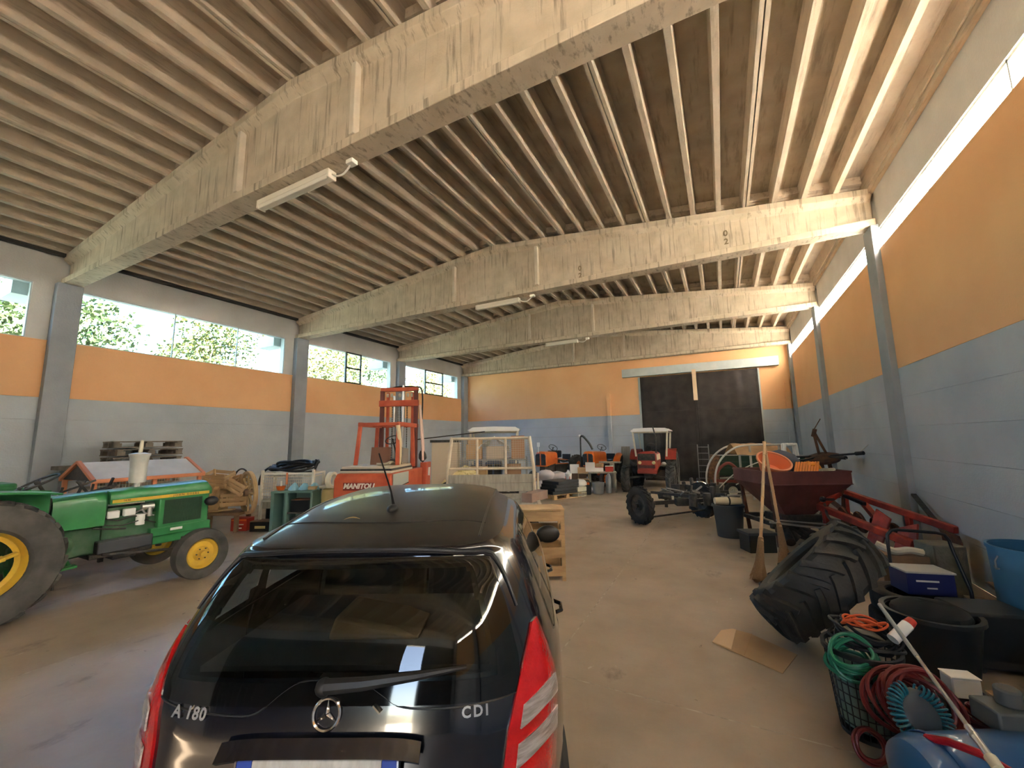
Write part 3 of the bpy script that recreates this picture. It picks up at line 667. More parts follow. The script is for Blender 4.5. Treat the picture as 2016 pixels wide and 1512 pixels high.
# badges
def onrear(x, z): 
    p = rear(x, z, .003); n = nrm(e_x(x, z), z); return p, n
def badge(txt, x, z, size, **k):
    p, n = onrear(x, z); zaxis = n; xaxis = V(0, 0, 1).cross(zaxis).normalized(); yaxis = zaxis.cross(xaxis); M = Matrix((xaxis, yaxis, zaxis)).transposed()
    return text(txt, size, M_chrome, car, p, M.to_euler(), .0025, name='model_lettering', **k)
badge('A 180', -.485, .978, .050, bold=.0016, spacing=1.12); badge('CDI', .505, .975, .045, spacing=1.35, bold=.0014)
p, n = onrear(0, .980); xa = V(0, 0, 1).cross(n).normalized(); ya = n.cross(xa); m = MB()
m.lathe([(.041, 0), (.050, 0), (.050, .006), (.046, .009), (.041, .006)], p, n, 40, closed=True)
for k in range(3):
    a = PI / 2 + k * 2 * PI / 3; d = xa * math.cos(a) + ya * math.sin(a); q = n.cross(d); b_ = p
    m.add([b_ + d * .043, b_ + q * .009 + d * .006, b_ - q * .009 + d * .006, b_ + n * .011 + d * .002, b_ + d * .043 + n * .004], [(0, 1, 3, 4), (0, 4, 3, 2), (0, 2, 1), (1, 2, 3)])
m.build('star_emblem', M_chrome, car, smooth=20)
m = MB(); m.tube([rear(-.01, 1.055, .02), rear(.12, 1.063, .030), rear(.30, 1.080, .025), rear(.47, 1.098, .015)], .010, 8, rad=[.026, .022, .015, .006]); m.sphere(rear(-.02, 1.053, .015), .03, 12); m.build('rear_wiper', M_blk, car)
MB().bar(rear(.16, 1.005, .012), rear(.185, .985, .012), .012, .006).build('washer_jet', M_chrome, car)
# bumper seam, mirrors, handles, aerial, wheels
MB().tube([rear(x, .60, .001) for x in [i * .1 for i in range(-6, 7)]], .004, 6).build('bumper_seam', M_blk, car)
for s in (1, -1):
    m = MB(); m.sphere((s * .935, 2.53, 1.02), .11, 16, sc=(1.0, .55, .72)); m.bar((s * .80, 2.55, .98), (s * .88, 2.54, .99), .05, .07); m.build('door_mirror', M_blk, car, smooth=60)
    for y in (1.28, 2.05):
        e = e_y(y, .86, s); p = sx(e, .86); h = MB(); h.tube([p + V(s * .004, -.09, 0), p + V(s * .04, -.06, 0), p + V(s * .045, .04, 0), p + V(s * .004, .09, 0)], .012, 8); h.build('door_handle', M_paint, car)
    for y in (.98, 1.83, 2.72):
        MB().tube([sx(e_y(y, z, s), z) + V(s * .0005, 0, 0) for z in (.35, .5, .65, .8, .9, 1.0)], .0035, 5).build('door_seam', M_blk, car)
    for y in (.60, 3.165):
        t = MB(); t.lathe([(.19, -.10), (.27, -.10), (.305, -.075), (.31, 0), (.305, .075), (.27, .10), (.19, .10)], (s * .76, y, .31), (1, 0, 0), 36, closed=True); w_ = t.build('wheel', M_rub, car)
        t = MB(); t.lathe([(0, .06), (.05, .075), (.07, .05), (.17, .06), (.20, .09), (.20, -.08), (0, -.08)], (s * .76, y, .31), (s, 0, 0), 24)
        for k in range(7): a = k * 2 * PI / 7; t.bar((s * .835, y + .05 * math.cos(a), .31 + .05 * math.sin(a)), (s * .84, y + .19 * math.cos(a), .31 + .19 * math.sin(a)), .035, .012)
        t.build('rim', M_alloy, w_)
        MB().lathe([(.345, -.20), (.345, .02), (.0, -.20)], (s * .80, y, .31), (s, 0, 0), 24).build('wheel_arch', M_blk, car)
az = roofpt(.76, .001).z
m = MB(); m.sphere((0, .76, az + .005), .035, 16, sc=(.8, 1.5, .7)); m.tube([(0, .78, az + .015), (-.005, .74, az + .10), (-.03, .61, az + .30)], .005, 8, rad=[.009, .005, .003]); m.build('aerial', M_blk, car)
# interior
m = MB()
for x in (-.34, .34):
    m.box((x, 1.25, .85), (.50, .16, .62), (math.radians(-14), 0, 0)); m.box((x, 1.17, 1.24), (.24, .09, .16), (math.radians(-8), 0, 0)); m.box((x, 2.02, .82), (.48, .16, .66), (math.radians(-14), 0, 0)); m.box((x, 1.93, 1.25), (.26, .10, .18))
m.build('seat', M_seat, car, bevel=.04)
MB().sheet(lambda u, v: (-.62 + 1.24 * u, .30 + .80 * v, 1.02 - .015 * v), 6, 4, .02).build('parcel_shelf', M_seat, car)
MB().bx(-.70, .70, 2.45, 2.85, .7, .98).build('dashboard', M_seat, car)
M_box = mat('brown cardboard', (.20, .12, .06), .85, c2=(.24, .15, .08), scale=3)
sb = MB().add([(-.20, 0, 0), (.22, 0, 0), (.22, .3, 0), (-.20, .3, 0), (-.17, .02, .10), (.10, .02, .045), (.10, .28, .045), (-.17, .28, .10)], [(3, 2, 1, 0), (4, 5, 6, 7), (0, 1, 5, 4), (1, 2, 6, 5), (2, 3, 7, 6), (3, 0, 4, 7)])
o = sb.build('cushion', M_box, None, bevel=.02, loc=tuple(Vector(car.location) + Matrix.Rotation(math.radians(26.4), 3, 'Z') @ V(.0, .48, 1.025)), rot=(0, 0, math.radians(26.4)))
tag(o, 'brown cushion on the parcel shelf behind the rear window of the car', 'cushion')
lf = MB().sheet(lambda u, v: (.075 * u, .03 * (v - .5) * math.sin(PI * min(.95, u + .05)), .008 + .010 * math.sin(u * 3)), 8, 3, .001)
zz = roofpt(.60, .13).z
o = lf.build('dry_leaf', mat('dry leaf', (.50, .33, .12), .7), None, loc=tuple(Vector(car.location) + Matrix.Rotation(math.radians(26.4), 3, 'Z') @ V(-.19, .60, zz)), rot=(0, 0, .6)); tag(o, 'yellow dry leaf lying on the car roof', 'leaf')
# ================================================================== TRACTORS (local: x forward, y left, origin on the ground below the rear axle)
M_tyre = mat('dusty tractor tyre', (.055, .052, .048), .85, c2=(.095, .088, .08), scale=7, bump=.2)
M_tyred = mat('dark old tyre', (.022, .022, .022), .8, c2=(.042, .04, .038), scale=6, bump=.25)
M_grn = mat('green tractor paint', (.028, .20, .060), .38, c2=(.045, .26, .085), scale=4, coat=.2)
M_grnd = mat('dirty green cast iron', (.035, .12, .05), .6, c2=(.07, .14, .08), scale=9)
M_yel = mat('yellow tractor paint', (.72, .47, .045), .4, c2=(.62, .38, .05), scale=8)
M_org = mat('orange tractor paint', (.80, .18, .025), .38, c2=(.70, .14, .02), scale=5, coat=.2)
M_rdt = mat('red tractor paint', (.36, .045, .028), .45, c2=(.28, .035, .025), scale=5)
M_iron = mat('greasy dark iron', (.03, .03, .03), .55, c2=(.07, .06, .05), scale=14, bump=.3)
M_steel = mat('worn bright steel', (.55, .54, .52), .35, metal=.8)
M_cream = mat('cream paint', (.72, .66, .50), .5, c2=(.62, .58, .47), scale=6)
M_galv = mat('galvanised muffler', (.60, .60, .56), .45, c2=(.42, .42, .40), scale=5, stretch=(1, 1, .6))
M_wht = mat('white canopy', (.85, .85, .83), .5)
M_grill = mat('dark green mesh', (.02, .06, .03), .6)
M_lamp = mat('headlamp glass', (.75, .65, .35), .15, coat=1)
def farm_wheel(par, c, Rr, wd, rimr, rimm, side=1, lugs=0, lugh=.03, tm=None, name='wheel', dish=.3, bolts=6, op=False):
    """wheel with axle along local y; side: which way the dish looks"""
    m = MB(); h = wd / 2; c = Vector(c); m.lathe([(rimr, -h * .78), (rimr * 1.08, -h * .95), (Rr * .86, -h), (Rr * .965, -h * .86), (Rr, -h * .5), (Rr, h * .5), (Rr * .965, h * .86), (Rr * .86, h), (rimr * 1.08, h * .95), (rimr, h * .78)], c, (0, 1, 0), 44, closed=True)
    for k in range(lugs):
        for s in (-1, 1):
            a = 2 * PI * (k + (.5 if s > 0 else 0)) / lugs; sp = .55 * 2 * PI / lugs * 1.5; P = []
            for t in (0, .5, 1):
                b = a + sp * t; y = s * h * (-.04 + .98 * t); e = V(math.cos(b), 0, math.sin(b)); rr_ = Rr * (1.0 - .02 * t * t); P.append((c + e * (rr_ - .01) + V(0, y, 0), c + e * (rr_ + lugh * (1 - .3 * t)) + V(0, y, 0), b))
            wl_ = Rr * 2 * PI / lugs * .20; vs = []
            for lo, hi, b in P:
                tg = V(-math.sin(b), 0, math.cos(b)) * wl_; vs += [lo - tg, lo + tg, hi + tg * .7, hi - tg * .7]
            f = [(3, 2, 1, 0), (8, 9, 10, 11)]
            for i in (0, 4): f += [(i, i + 1, i + 5, i + 4), (i + 1, i + 2, i + 6, i + 5), (i + 2, i + 3, i + 7, i + 6), (i + 3, i, i + 4, i + 7)]
            m.add(vs, f)
    w_ = m.build(name, tm or M_tyre, par, smooth=40)
    r = rimr; d = side; y0 = h * .8
    t = MB()
    if op: t.lathe([(r * 1.05, y0), (r * 1.02, y0 * .85), (r * .93, y0 * .5), (r * .90, y0 * .1), (r * .78, y0 * .05), (r * .78, -y0 * .05), (r * .92, -.0), (r * .95, -y0)], c, (0, d, 0), 36).cyl(c + V(0, -d * .12, 0), c + V(0, d * y0 * .6, 0), r * .26, n=20)
    else: t.lathe([(r * 1.03, y0), (r * 1.05, y0 * .9), (r * .96, y0 * .55), (r * .93, y0 * (1 - 2 * dish * .5)), (r * .80, y0 * (1 - 2 * dish)), (r * .5, y0 * (1 - 2 * dish) + .0), (r * .42, y0 * (1 - 2 * dish) + .03), (r * .22, y0 * (1 - 2 * dish) + .035), (r * .20, y0 * (1 - 2 * dish) + .09), (0, y0 * (1 - 2 * dish) + .09)], c, (0, d, 0), 32)
    if not op: t.lathe([(r * 1.03, -y0), (r * .93, -y0 * .5), (r * .93, y0 * .3)], c, (0, d, 0), 32)
    t.build('rim', rimm, w_, smooth=35)
    b = MB()
    for k in range(bolts):
        a = 2 * PI * k / bolts; p = c + V(math.cos(a) * r * .36, d * (y0 * (1 - 2 * dish) + .03), math.sin(a) * r * .36); b.cyl(p, p + V(0, d * .02, 0), r * .045, n=6)
    b.build('wheel_bolts', M_iron, w_); return w_
def steering(par, c, r, tilt=.6, m=None):
    q = MB(); n = V(-math.sin(tilt), 0, math.cos(tilt)); c = Vector(c); x, y, d = frame_of(n)
    q.tube([c + (x * math.cos(i * PI / 12) + y * math.sin(i * PI / 12)) * r for i in range(24)], .013, 8, closed=True)
    for k in range(3): a = k * 2 * PI / 3 + .4; q.bar(c - n * .02, c + (x * math.cos(a) + y * math.sin(a)) * r, .016, .008)
    q.cyl(c, c - n * .45, .018); q.sphere(c, .03); q.build('steering_wheel', m or M_iron, par)
# ------------------------------------------------ green tractor
gt = thing('tractor', 'green tractor with yellow rims and a yellow stripe, parked left of the car', 'tractor', (-7.66, 1.38, 0), math.radians(89), group=None)
farm_wheel(gt, (0, -.60, .66), .66, .38, .37, M_yel, -1, 20, .028, dish=.25, op=True)
farm_wheel(gt, (0, .62, .66), .66, .38, .37, M_yel, 1, 20, .028, dish=.25, op=True)
farm_wheel(gt, (2.04, -.76, .345), .345, .19, .205, M_yel, -1, 0, dish=.42)
farm_wheel(gt, (2.10, .78, .345), .345, .19, .205, M_yel, 1, 0, dish=.42)
# yellow star cast in the rear wheel
for s in (-1, 1):
    m = MB()
    for k in range(4): a = k * PI / 2 + .3; m.bar((math.cos(a) * .05, s * .66, .66 + math.sin(a) * .05), (math.cos(a) * .21, s * .67, .66 + math.sin(a) * .21), .17, .04).bar((math.cos(a) * .2, s * .67, .66 + math.sin(a) * .2), (math.cos(a) * .31, s * .665, .66 + math.sin(a) * .31), .09, .035)
    m.cyl((0, s * .62, .66), (0, s * .72, .66), .09); m.build('wheel_star', M_yel, gt, bevel=.008)
def hood_mesh(x0, x1, w0, w1, zb0, zb1, zt0, zt1, n=14, nose=.10):
    m = MB(); P = []
    sec = [(-1, 0), (-1, .35), (-.98, .70), (-.88, .90), (-.65, .99), (0, 1.03), (.65, .99), (.88, .90), (.98, .70), (1, .35), (1, 0)]
    for i in range(n + 1):
        t = i / n; x = x0 + (x1 - x0) * t; w_ = w0 + (w1 - w0) * t; zb = zb0 + (zb1 - zb0) * t; zt = zt0 + (zt1 - zt0) * t
        dn = max(0, (t - .93) / .07); k = math.sqrt(max(0, 1 - dn * dn)) if dn else 1; zt2 = zt - (1 - k) * nose; w2 = w_ * (1 - (1 - k) * .25)
        P.append([(x, a * w2, zb + (zt2 - zb) * b) for a, b in sec])
    K = len(sec); vs = [p for r in P for p in r]; fs = [(i * K + k, i * K + k + 1, (i + 1) * K + k + 1, (i + 1) * K + k) for i in range(n) for k in range(K - 1)]
    fs += [tuple(range(K))[::-1], tuple(range(n * K, n * K + K))]; fs += [(i * K + K - 1, i * K, (i + 1) * K, (i + 1) * K + K - 1) for i in range(n)]
    return m.add(vs, [f[::-1] for f in fs])
hood_mesh(1.15, 2.40, .25, .255, 1.12, 1.12, 1.295, 1.335).build('hood', M_grn, gt, smooth=40)
hood_mesh(.62, 1.15, .26, .25, .86, .86, 1.265, 1.295, nose=0).build('cowl', M_grn, gt, smooth=40)
MB().bx(1.70, 2.34, -.245, .245, .60, 1.12).build('nose_side', M_grn, gt, bevel=.015)
for s in (-1, 1):
    m = MB(); m.bx(1.76, 2.24, s * .246, s * .258, .76, 1.10)
    for i in range(24): m.bx(1.775 + i * .0195, 1.782 + i * .0195, s * .258, s * .264, .77, 1.09)
    m.build('side_screen', M_grill, gt, smooth=0)
    MB().bx(1.17, 2.33, s * .252, s * .259, 1.135, 1.178).build('yellow_stripe', M_yel, gt, smooth=0, rot=(0, 0, 0))
    text('JOHN DEERE', .042, M_iron, gt, (2.02, s * .2605, 1.157), (PI / 2, 0, 0 if s < 0 else PI), .001, spacing=1.5, name='hood_lettering')
    text('1630', .040, M_iron, gt, (1.32, s * .2605, 1.157), (PI / 2, 0, 0 if s < 0 else PI), .001, name='model_number')
m = MB(); m.bx(2.335, 2.36, -.20, .20, .70, 1.22)
for i in range(9): m.bx(2.36, 2.368, -.19, .19, .73 + i * .055, .74 + i * .055)
m.build('front_grille', M_grill, gt, smooth=0)
MB().bx(1.30, 2.42, -.20, .20, .48, .64).prism([(1.62, .60), (2.38, .60), (2.38, .72), (1.62, .72)], (0, .26, 0), (1, 0, 0), (0, 0, 1), .52).build('front_frame', M_grn, gt, bevel=.012)
MB().bar((2.07, -.66, .40), (2.07, 0, .52), .09).bar((2.07, .66, .40), (2.07, 0, .52), .09).cyl((2.07, -.60, .30), (2.07, -.60, .52), .04).cyl((2.07, .60, .30), (2.07, .60, .52), .04).bar((1.9, -.50, .42), (1.1, -.32, .5), .035).build('front_axle', M_iron, gt, bevel=.008)
m = MB(); m.bx(1.12, 1.70, -.16, .16, .62, .95).bx(1.16, 1.66, -.13, .13, .95, 1.06)
for k in range(4): m.cyl((1.22 + k * .12, -.14, .98), (1.22 + k * .12, -.20, .98), .02, n=8)
m.build('engine_block', M_grnd, gt, bevel=.012)
MB().bx(1.14, 1.27, -.235, -.17, .93, 1.03).bx(1.31, 1.44, -.235, -.17, .94, 1.04).build('fuel_filters', M_wht, gt, bevel=.012)
MB().cyl((1.50, -.22, .80), (1.50, -.22, .93), .05).cyl((1.50, -.22, .93), (1.50, -.22, .945), .054).build('oil_filter', M_wht, gt)
MB().cyl((1.52, -.15, 1.03), (1.66, -.15, 1.03), .055).cyl((1.60, -.22, .90), (1.60, -.22, 1.02), .03).tube(bez([(1.45, -.2, .97), (1.5, -.24, 1.0), (1.56, -.22, .94), (1.66, -.2, .9)]), .012).build('alternator', M_steel, gt)
m = MB().tube(bez([(1.1, -.21, .95), (1.25, -.24, .90), (1.42, -.23, .93), (1.6, -.22, .86)]), .010).tube(bez([(1.1, -.22, .86), (1.3, -.25, .83), (1.5, -.25, .86), (1.68, -.23, .80)]), .008).tube(bez([(1.0, -.26, .84), (1.2, -.27, .80), (1.34, -.25, .78)]), .012)
m.build('fuel_pipes', M_iron, gt)
MB().bx(1.06, 1.64, -.30, .0, .50, .66).build('battery_box', mat('dark grey box paint', (.055, .06, .07), .5), gt, bevel=.015)
MB().bx(1.0, 1.66, -.25, .2, .44, .50).bx(1.25, 1.5, -.2, .1, .38, .44).build('sump', M_iron, gt, bevel=.01)
m = MB(); m.add([(.0, -.20, .45), (1.12, -.17, .50), (1.12, .17, .50), (0, .20, .45), (.0, -.20, .92), (1.12, -.17, .84), (1.12, .17, .84), (0, .20, .92)], [(3, 2, 1, 0), (4, 5, 6, 7), (0, 1, 5, 4), (1, 2, 6, 5), (2, 3, 7, 6), (3, 0, 4, 7)])
m.cyl((0, -.5, .66), (0, .5, .66), .13).sphere((.72, -.17, .66), .13, 12, sc=(1.2, .7, 1)).bx(.3, .5, -.28, -.1, .55, .75).cyl((.5, -.2, .62), (.5, -.30, .62), .07)
m.build('gearbox', M_grnd, gt, bevel=.02)
MB().bar((.30, -.36, .40), (.85, -.40, .44), .12, .03).bar((.32, -.36, .36), (.32, -.20, .5), .04).bar((.80, -.38, .42), (.80, -.15, .5), .04).build('footstep', M_grn, gt, bevel=.006)
MB().cyl((.72, -.20, .16), (.72, -.20, .46), .012).build('hanging_rod', M_iron, gt)
MB().cyl((1.5, 0, 1.27), (1.5, 0, 1.375), .035).lathe([(0, 1.37), (.092, 1.37), (.098, 1.40), (.100, 1.60), (.112, 1.74), (.125, 1.765), (.125, 1.785), (.05, 1.80), (.03, 1.80)], (1.5, 0, 0), (0, 0, 1), 28).build('muffler', M_galv, gt)
MB().cyl((1.5, 0, 1.79), (1.51, 0, 1.98), .026, .020).build('exhaust_stack', M_cream, gt)
MB().sphere((2.33, -.34, 1.02), .09, 14, sc=(1.1, .8, .8)).bar((2.30, -.26, 1.0), (2.30, -.34, 1.0), .03).build('headlamp', M_blk, gt)
MB().bx(1.85, 2.0, -.268, -.262, .655, .69).build('serial_plate', M_wht, gt, smooth=0)
steering(gt, (.52, 0, 1.46), .20, .5)
MB().bx(.44, .62, -.22, .22, .95, 1.28).build('dash_panel', M_iron, gt, bevel=.02)
m = MB()
for k, (y, h) in enumerate(((-.16, 1.42), (-.08, 1.36), (.10, 1.40), (.18, 1.34))): m.tube([(.42, y, 1.05), (.36 + .05 * k, y, h - .05), (.34 + .06 * k, y * 1.2, h)], .010); m.sphere((.34 + .06 * k, y * 1.2, h), .02, 8)
m.build('levers', M_iron, gt)
MB().sheet(lambda u, v: (-.28 + .34 * u, -.22 + .44 * v, 1.08 + .03 * math.cos(v * 6.28)), 6, 8, .06).sheet(lambda u, v: (-.30 - .05 * u, -.22 + .44 * v, 1.12 + .28 * u), 6, 8, .05).build('seat', M_blk, gt)
for s in (-1, 1):
    m = MB(); m.sheet(lambda u, v: ((-.62 + 1.18 * u), s * (.36 + .40 * v), 1.36 + .05 * math.sin(PI * u) - .03 * abs(u - .5)), 14, 4, .02).sheet(lambda u, v: (-.62 + 1.18 * u, s * .37, (.95 + .43 * v + .04 * math.sin(PI * u) * v)), 14, 4, .02)
    m.build('fender', M_grn, gt)
# ------------------------------------------------ generic small tractor
def small_tractor(name, label, loc, rz, body, rim, wb=1.75, Rf=.30, Rr=.55, wf=.16, wr=.30, hz=(.75, 1.22), hw=.22, L=1.15, tf=.55, tr=.58, canopy=None, grille='twin', lamps=True, fend=True, lugs=18, lf=0, tm=None, seatz=.95):
    t = thing(name, label, 'tractor', loc, rz)
    for s in (-1, 1):
        farm_wheel(t, (0, s * tr, Rr), Rr, wr, Rr * .58, rim, s, lugs, .025, tm=tm, dish=.3); farm_wheel(t, (wb, s * tf, Rf), Rf, wf, Rf * .58, rim, s, lf, .03, tm=tm, dish=.4)
    x1 = wb + .28; x0 = x1 - L; z0, z1 = hz
    hood_mesh(x0, x1, hw, hw, z0 + .12, z0, z1 - .03, z1).build('hood', body, t, smooth=40)
    g = MB()
    if grille == 'twin':
        for s in (-1, 1): g.prism([(s * .03, z0 + .05), (s * (hw - .03), z0 + .05), (s * (hw - .03), z1 - .16), (s * (hw - .07), z1 - .10), (s * .03, z1 - .08)][::s], (x1 - .012, 0, 0), (0, 1, 0), (0, 0, 1), .02)
        g.build('grille', M_iron, t, smooth=0)
    else:
        g.bx(x1 - .01, x1 + .01, -hw + .04, hw - .04, z1 - .30, z1 - .07)
        for i in range(6): g.bx(x1 + .01, x1 + .025, -hw + .04, hw - .04, z1 - .295 + i * .04, z1 - .28 + i * .04)
        for i in range(3): g.bx(x1 + .0, x1 + .02, -hw + .05, hw - .05, z1 - .56 + i * .035, z1 - .54 + i * .035)
        g.build('grille', M_iron, t, smooth=0)
        for s in (-1, 1): MB().lathe([(0, 0), (.05, 0), (.065, -.02)], (x1 + .012, s * (hw - .10), z1 - .38), (1, 0, 0), 16).build('headlamp', M_lamp, t)
        MB().bx(x1 - .3, x1 + .02, -hw, hw, z0 - .12, z0 + .02).build('nose_weight', body, t, bevel=.02)
    m = MB(); m.bx(x0 - .1, x1 - .12, -.12, .12, z0 - .28, z0 + .1).bx(-.15, x0, -.17, .17, Rr - .15, Rr + .22).cyl((0, -tr + .05, Rr), (0, tr - .05, Rr), .085)
    m.cyl((x0 + .3, -.15, z0 + .05), (x0 + .3, .15, z0 + .05), .05).bx(x0 + .1, x1 - .35, -.19, .19, z0 - .05, z0 + .05).cyl((x0 + .45, .17, z0 + .1), (x0 + .45, .17, z0 + .25), .045)
    m.build('engine', M_iron, t, bevel=.012)
    MB().bar((wb, -tf + .08, Rf + .02), (wb, 0, Rf + .14), .08).bar((wb, tf - .08, Rf + .02), (wb, 0, Rf + .14), .08).bx(wb - .12, wb + .2, -.1, .1, Rf + .1, z0 - .1).build('front_axle', M_iron, t, bevel=.01)
    steering(t, (x0 - .12, 0, z1 + .14), .19, .75)
    MB().sheet(lambda u, v: (-.25 + .32 * u, -.2 + .4 * v, seatz + .03 * math.cos(v * 6.28)), 4, 6, .05).sheet(lambda u, v: (-.27, -.2 + .4 * v, seatz + .03 + .25 * u), 4, 6, .04).build('seat', M_blk, t)
    if fend:
        for s in (-1, 1):
            m = MB(); m.sheet(lambda u, v: (math.cos(.5 + 2.3 * u) * (Rr + .06), s * (tr - wr * .55 + (wr * 1.0) * v), Rr + math.sin(.5 + 2.3 * u) * (Rr + .06)), 14, 3, .015)
            m.build('fender', body, t)
    if canopy:
        cz, cx0, cx1, cw = canopy
        m = MB()
        for x in (cx0 + .1, cx1 - .12):
            for s in (-1, 1): m.bar((x, s * (cw - .17), Rr + .5), (x + (.05 if x > 0 else -.02), s * (cw - .09), cz), .06)
        m.bar((cx1 - .12, -cw + .1, cz - .03), (cx1 - .12, cw - .1, cz - .03), .05).bar((cx0 + .1, -cw + .1, cz - .03), (cx0 + .1, cw - .1, cz - .03), .05); m.build('canopy_frame', M_cream if 'white' in label else M_iron, t, bevel=.006)
        m = MB(); K = 12
        def sec(x, g):
            return [(x, -cw + g, cz), (x, -cw + g, cz + .04), (x, -cw * .8, cz + .11), (x, 0, cz + .13), (x, cw * .8, cz + .11), (x, cw - g, cz + .04), (x, cw - g, cz)]
        rows = [sec(cx0, .08), sec(cx0 + .08, 0), sec(cx1 - .10, 0), sec(cx1, .06)]; vs = [p for r in rows for p in r]
        fs = [(i * 7 + k, i * 7 + k + 1, (i + 1) * 7 + k + 1, (i + 1) * 7 + k) for i in range(3) for k in range(6)] + [tuple(range(7)), tuple(range(21, 28))[::-1]] + [(i * 7, (i + 1) * 7, (i + 1) * 7 + 6, i * 7 + 6) for i in range(3)]
        m.add(vs, fs); m.build('canopy', M_wht, t, bevel=.01)
    return t
rt = small_tractor('tractor', 'red tractor with white sun canopy standing in front of the dark door', (-2.52, 17.35, 0), math.radians(-88), M_rdt, M_iron, wb=2.15, Rf=.46, Rr=.70, wf=.30, wr=.40, hz=(.78, 1.42), hw=.33, L=1.5, tf=.74, tr=.68, canopy=(2.14, -.55, 1.15, .72), grille='bars', lugs=20, lf=16, tm=M_tyre, seatz=1.15)
MB().tube([(1.95, .28, 1.35), (1.95, .30, 1.9), (1.95, .22, 2.30)], .024).build('exhaust_pipe', M_iron, rt)
MB().bx(1.2, 2.32, .331, .337, 1.12, 1.32).build('side_badge', M_cream, rt, smooth=0)
MB().sphere((1.75, .50, .95), .09, 10, jit=.1).bar((1.6, .36, .9), (1.6, .5, .9), .04).build('side_lamp', M_steel, rt)
MB().sheet(lambda u, v: (.95, -.60 + 1.2 * u, 1.45 + .64 * v), 2, 2, .005).build('windscreen', glass_mat('dusty cab glass', (.8, .85, .88)), rt)
ta = small_tractor('tractor', 'orange vintage tractor, the left one by the back wall, black fuel tank behind its hood', (-6.45, 17.6, 0), math.radians(-98), M_org, M_org, hz=(.80, 1.40), hw=.27, L=.95, Rr=.60, tr=.62, fend=False)
MB().bx(.62, 1.08, -.24, .24, 1.12, 1.42).build('fuel_tank', M_blk, ta, bevel=.05); MB().bar((1.98, -.12, 1.36), (1.98, -.12, 1.62), .02).bx(1.97, 1.99, -.18, -.06, 1.60, 1.78).build('white_tag', M_wht, ta)
MB().bar((.3, .3, 1.0), (1.3, .32, 1.1), .10, .03).bar((.3, .34, .85), (1.4, .36, .9), .06, .04).build('side_arm', M_org, ta)
tb = small_tractor('tractor', 'orange vintage tractor with steering wheel and mower bar raised, right of the twin', (-4.62, 18.35, 0), math.radians(-100), M_org, M_org, hz=(.78, 1.38), hw=.26, L=1.25, Rr=.60, tr=.62)
MB().bar((1.6, -.55, .5), (1.6, -.52, 2.0), .045).build('mower_post', M_iron, tb); MB().tube(bez([(1.6, -.52, 2.0), (1.58, -.40, 2.0), (1.5, -.18, 1.72), (1.45, -.05, 1.45)]), .045, 8, rad=None).build('rubber_hose', M_blk, tb); MB().sphere((1.6, -.55, 2.02), .06, 10).build('post_cap', M_wht, tb)
tc = small_tractor('tractor', 'tractor with long white roof standing behind the mesh trailer headboard', (-7.0, 12.3, 0), math.radians(-62), mat('blue-grey tractor paint', (.10, .13, .20), .5), M_rdt, hz=(.80, 1.30), hw=.26, L=1.2, Rr=.62, tr=.64, canopy=(2.20, -.5, .95, .86))
# ================================================================== LEFT HALF
RZ = math.radians(27)
M_wood = mat('pale crate wood', (.62, .42, .22), .8, c2=(.48, .31, .16), scale=3, stretch=(1, 1, 6), bump=.2)
M_wold = mat('old grey wood', (.30, .27, .22), .85, c2=(.42, .38, .31), scale=3, stretch=(6, 1, 1), bump=.3)
M_wdark = mat('dark pallet wood', (.14, .115, .095), .9, c2=(.25, .21, .17), scale=4, bump=.3)
M_wbrn = mat('brown wood', (.20, .12, .07), .8, c2=(.28, .17, .10), scale=4, bump=.2)
M_sheetp = mat('pale sheet roof', (.66, .64, .58), .5, c2=(.58, .56, .50), scale=3)
M_salmon = mat('salmon orange frame', (.72, .26, .12), .6)
M_mesh = mat('cream wire', (.62, .56, .44), .6)
M_ltb = mat('light blue plastic', (.28, .55, .66), .45)
M_teal = mat('teal green painted steel', (.14, .25, .22), .6)
M_fred = mat('forklift red', (.52, .085, .035), .5, c2=(.62, .13, .055), scale=4, bump=.1)
M_ylw = mat('yellowish plastic', (.72, .58, .24), .55, c2=(.62, .50, .22), scale=5)
M_redp = mat('red plastic', (.50, .035, .02), .45)
M_rust = mat('rusty iron', (.16, .065, .03), .8, c2=(.09, .045, .03), scale=10, bump=.4)
M_grycan = mat('grey metal', (.25, .26, .27), .5)
def boards(m, x0, x1, y0, y1, z, th, n, along='x', gap=.012):
    for i in range(n):
        if along == 'x': a = y0 + (y1 - y0) * i / n; b = y0 + (y1 - y0) * (i + 1) / n - gap; m.bx(x0, x1, a, b, z, z + th)
        else: a = x0 + (x1 - x0) * i / n; b = x0 + (x1 - x0) * (i + 1) / n - gap; m.bx(a, b, y0, y1, z, z + th)
    return m
_pb = None
def pallet(label, loc, rz, mt, group, W=1.2, D=.8):
    t = thing('pallet', label, 'pallet', loc, rz, group)
    key = (W, D, mt.name)
    if key not in pallet.cache:
        pallet.cache[key] = (MB().bx(-W / 2, W / 2, -.048, .048, 0, .02).mesh('board', 0), MB().bx(-.05, .05, -D / 2, D / 2, 0, .02).mesh('stringer', 0), MB().bx(-.07, .07, -.05, .05, 0, .08).mesh('block', 0))
        for q in pallet.cache[key]: q.materials.append(mt)
    bd, st, bl = pallet.cache[key]
    for i in range(6): place('top_board', bd, t, (0, -D / 2 + .05 + i * (D - .1) / 5, .124))
    for i in range(3): place('bottom_board', bd, t, (0, -D / 2 + .05 + i * (D - .1) / 2, 0))
    for i in range(3):
        place('stringer', st, t, ((i - 1) * (W / 2 - .06), 0, .103))
        for j in range(3): place('block', bl, t, ((i - 1) * (W / 2 - .08), (j - 1) * (D / 2 - .06), .022))
    return t
pallet.cache = {}
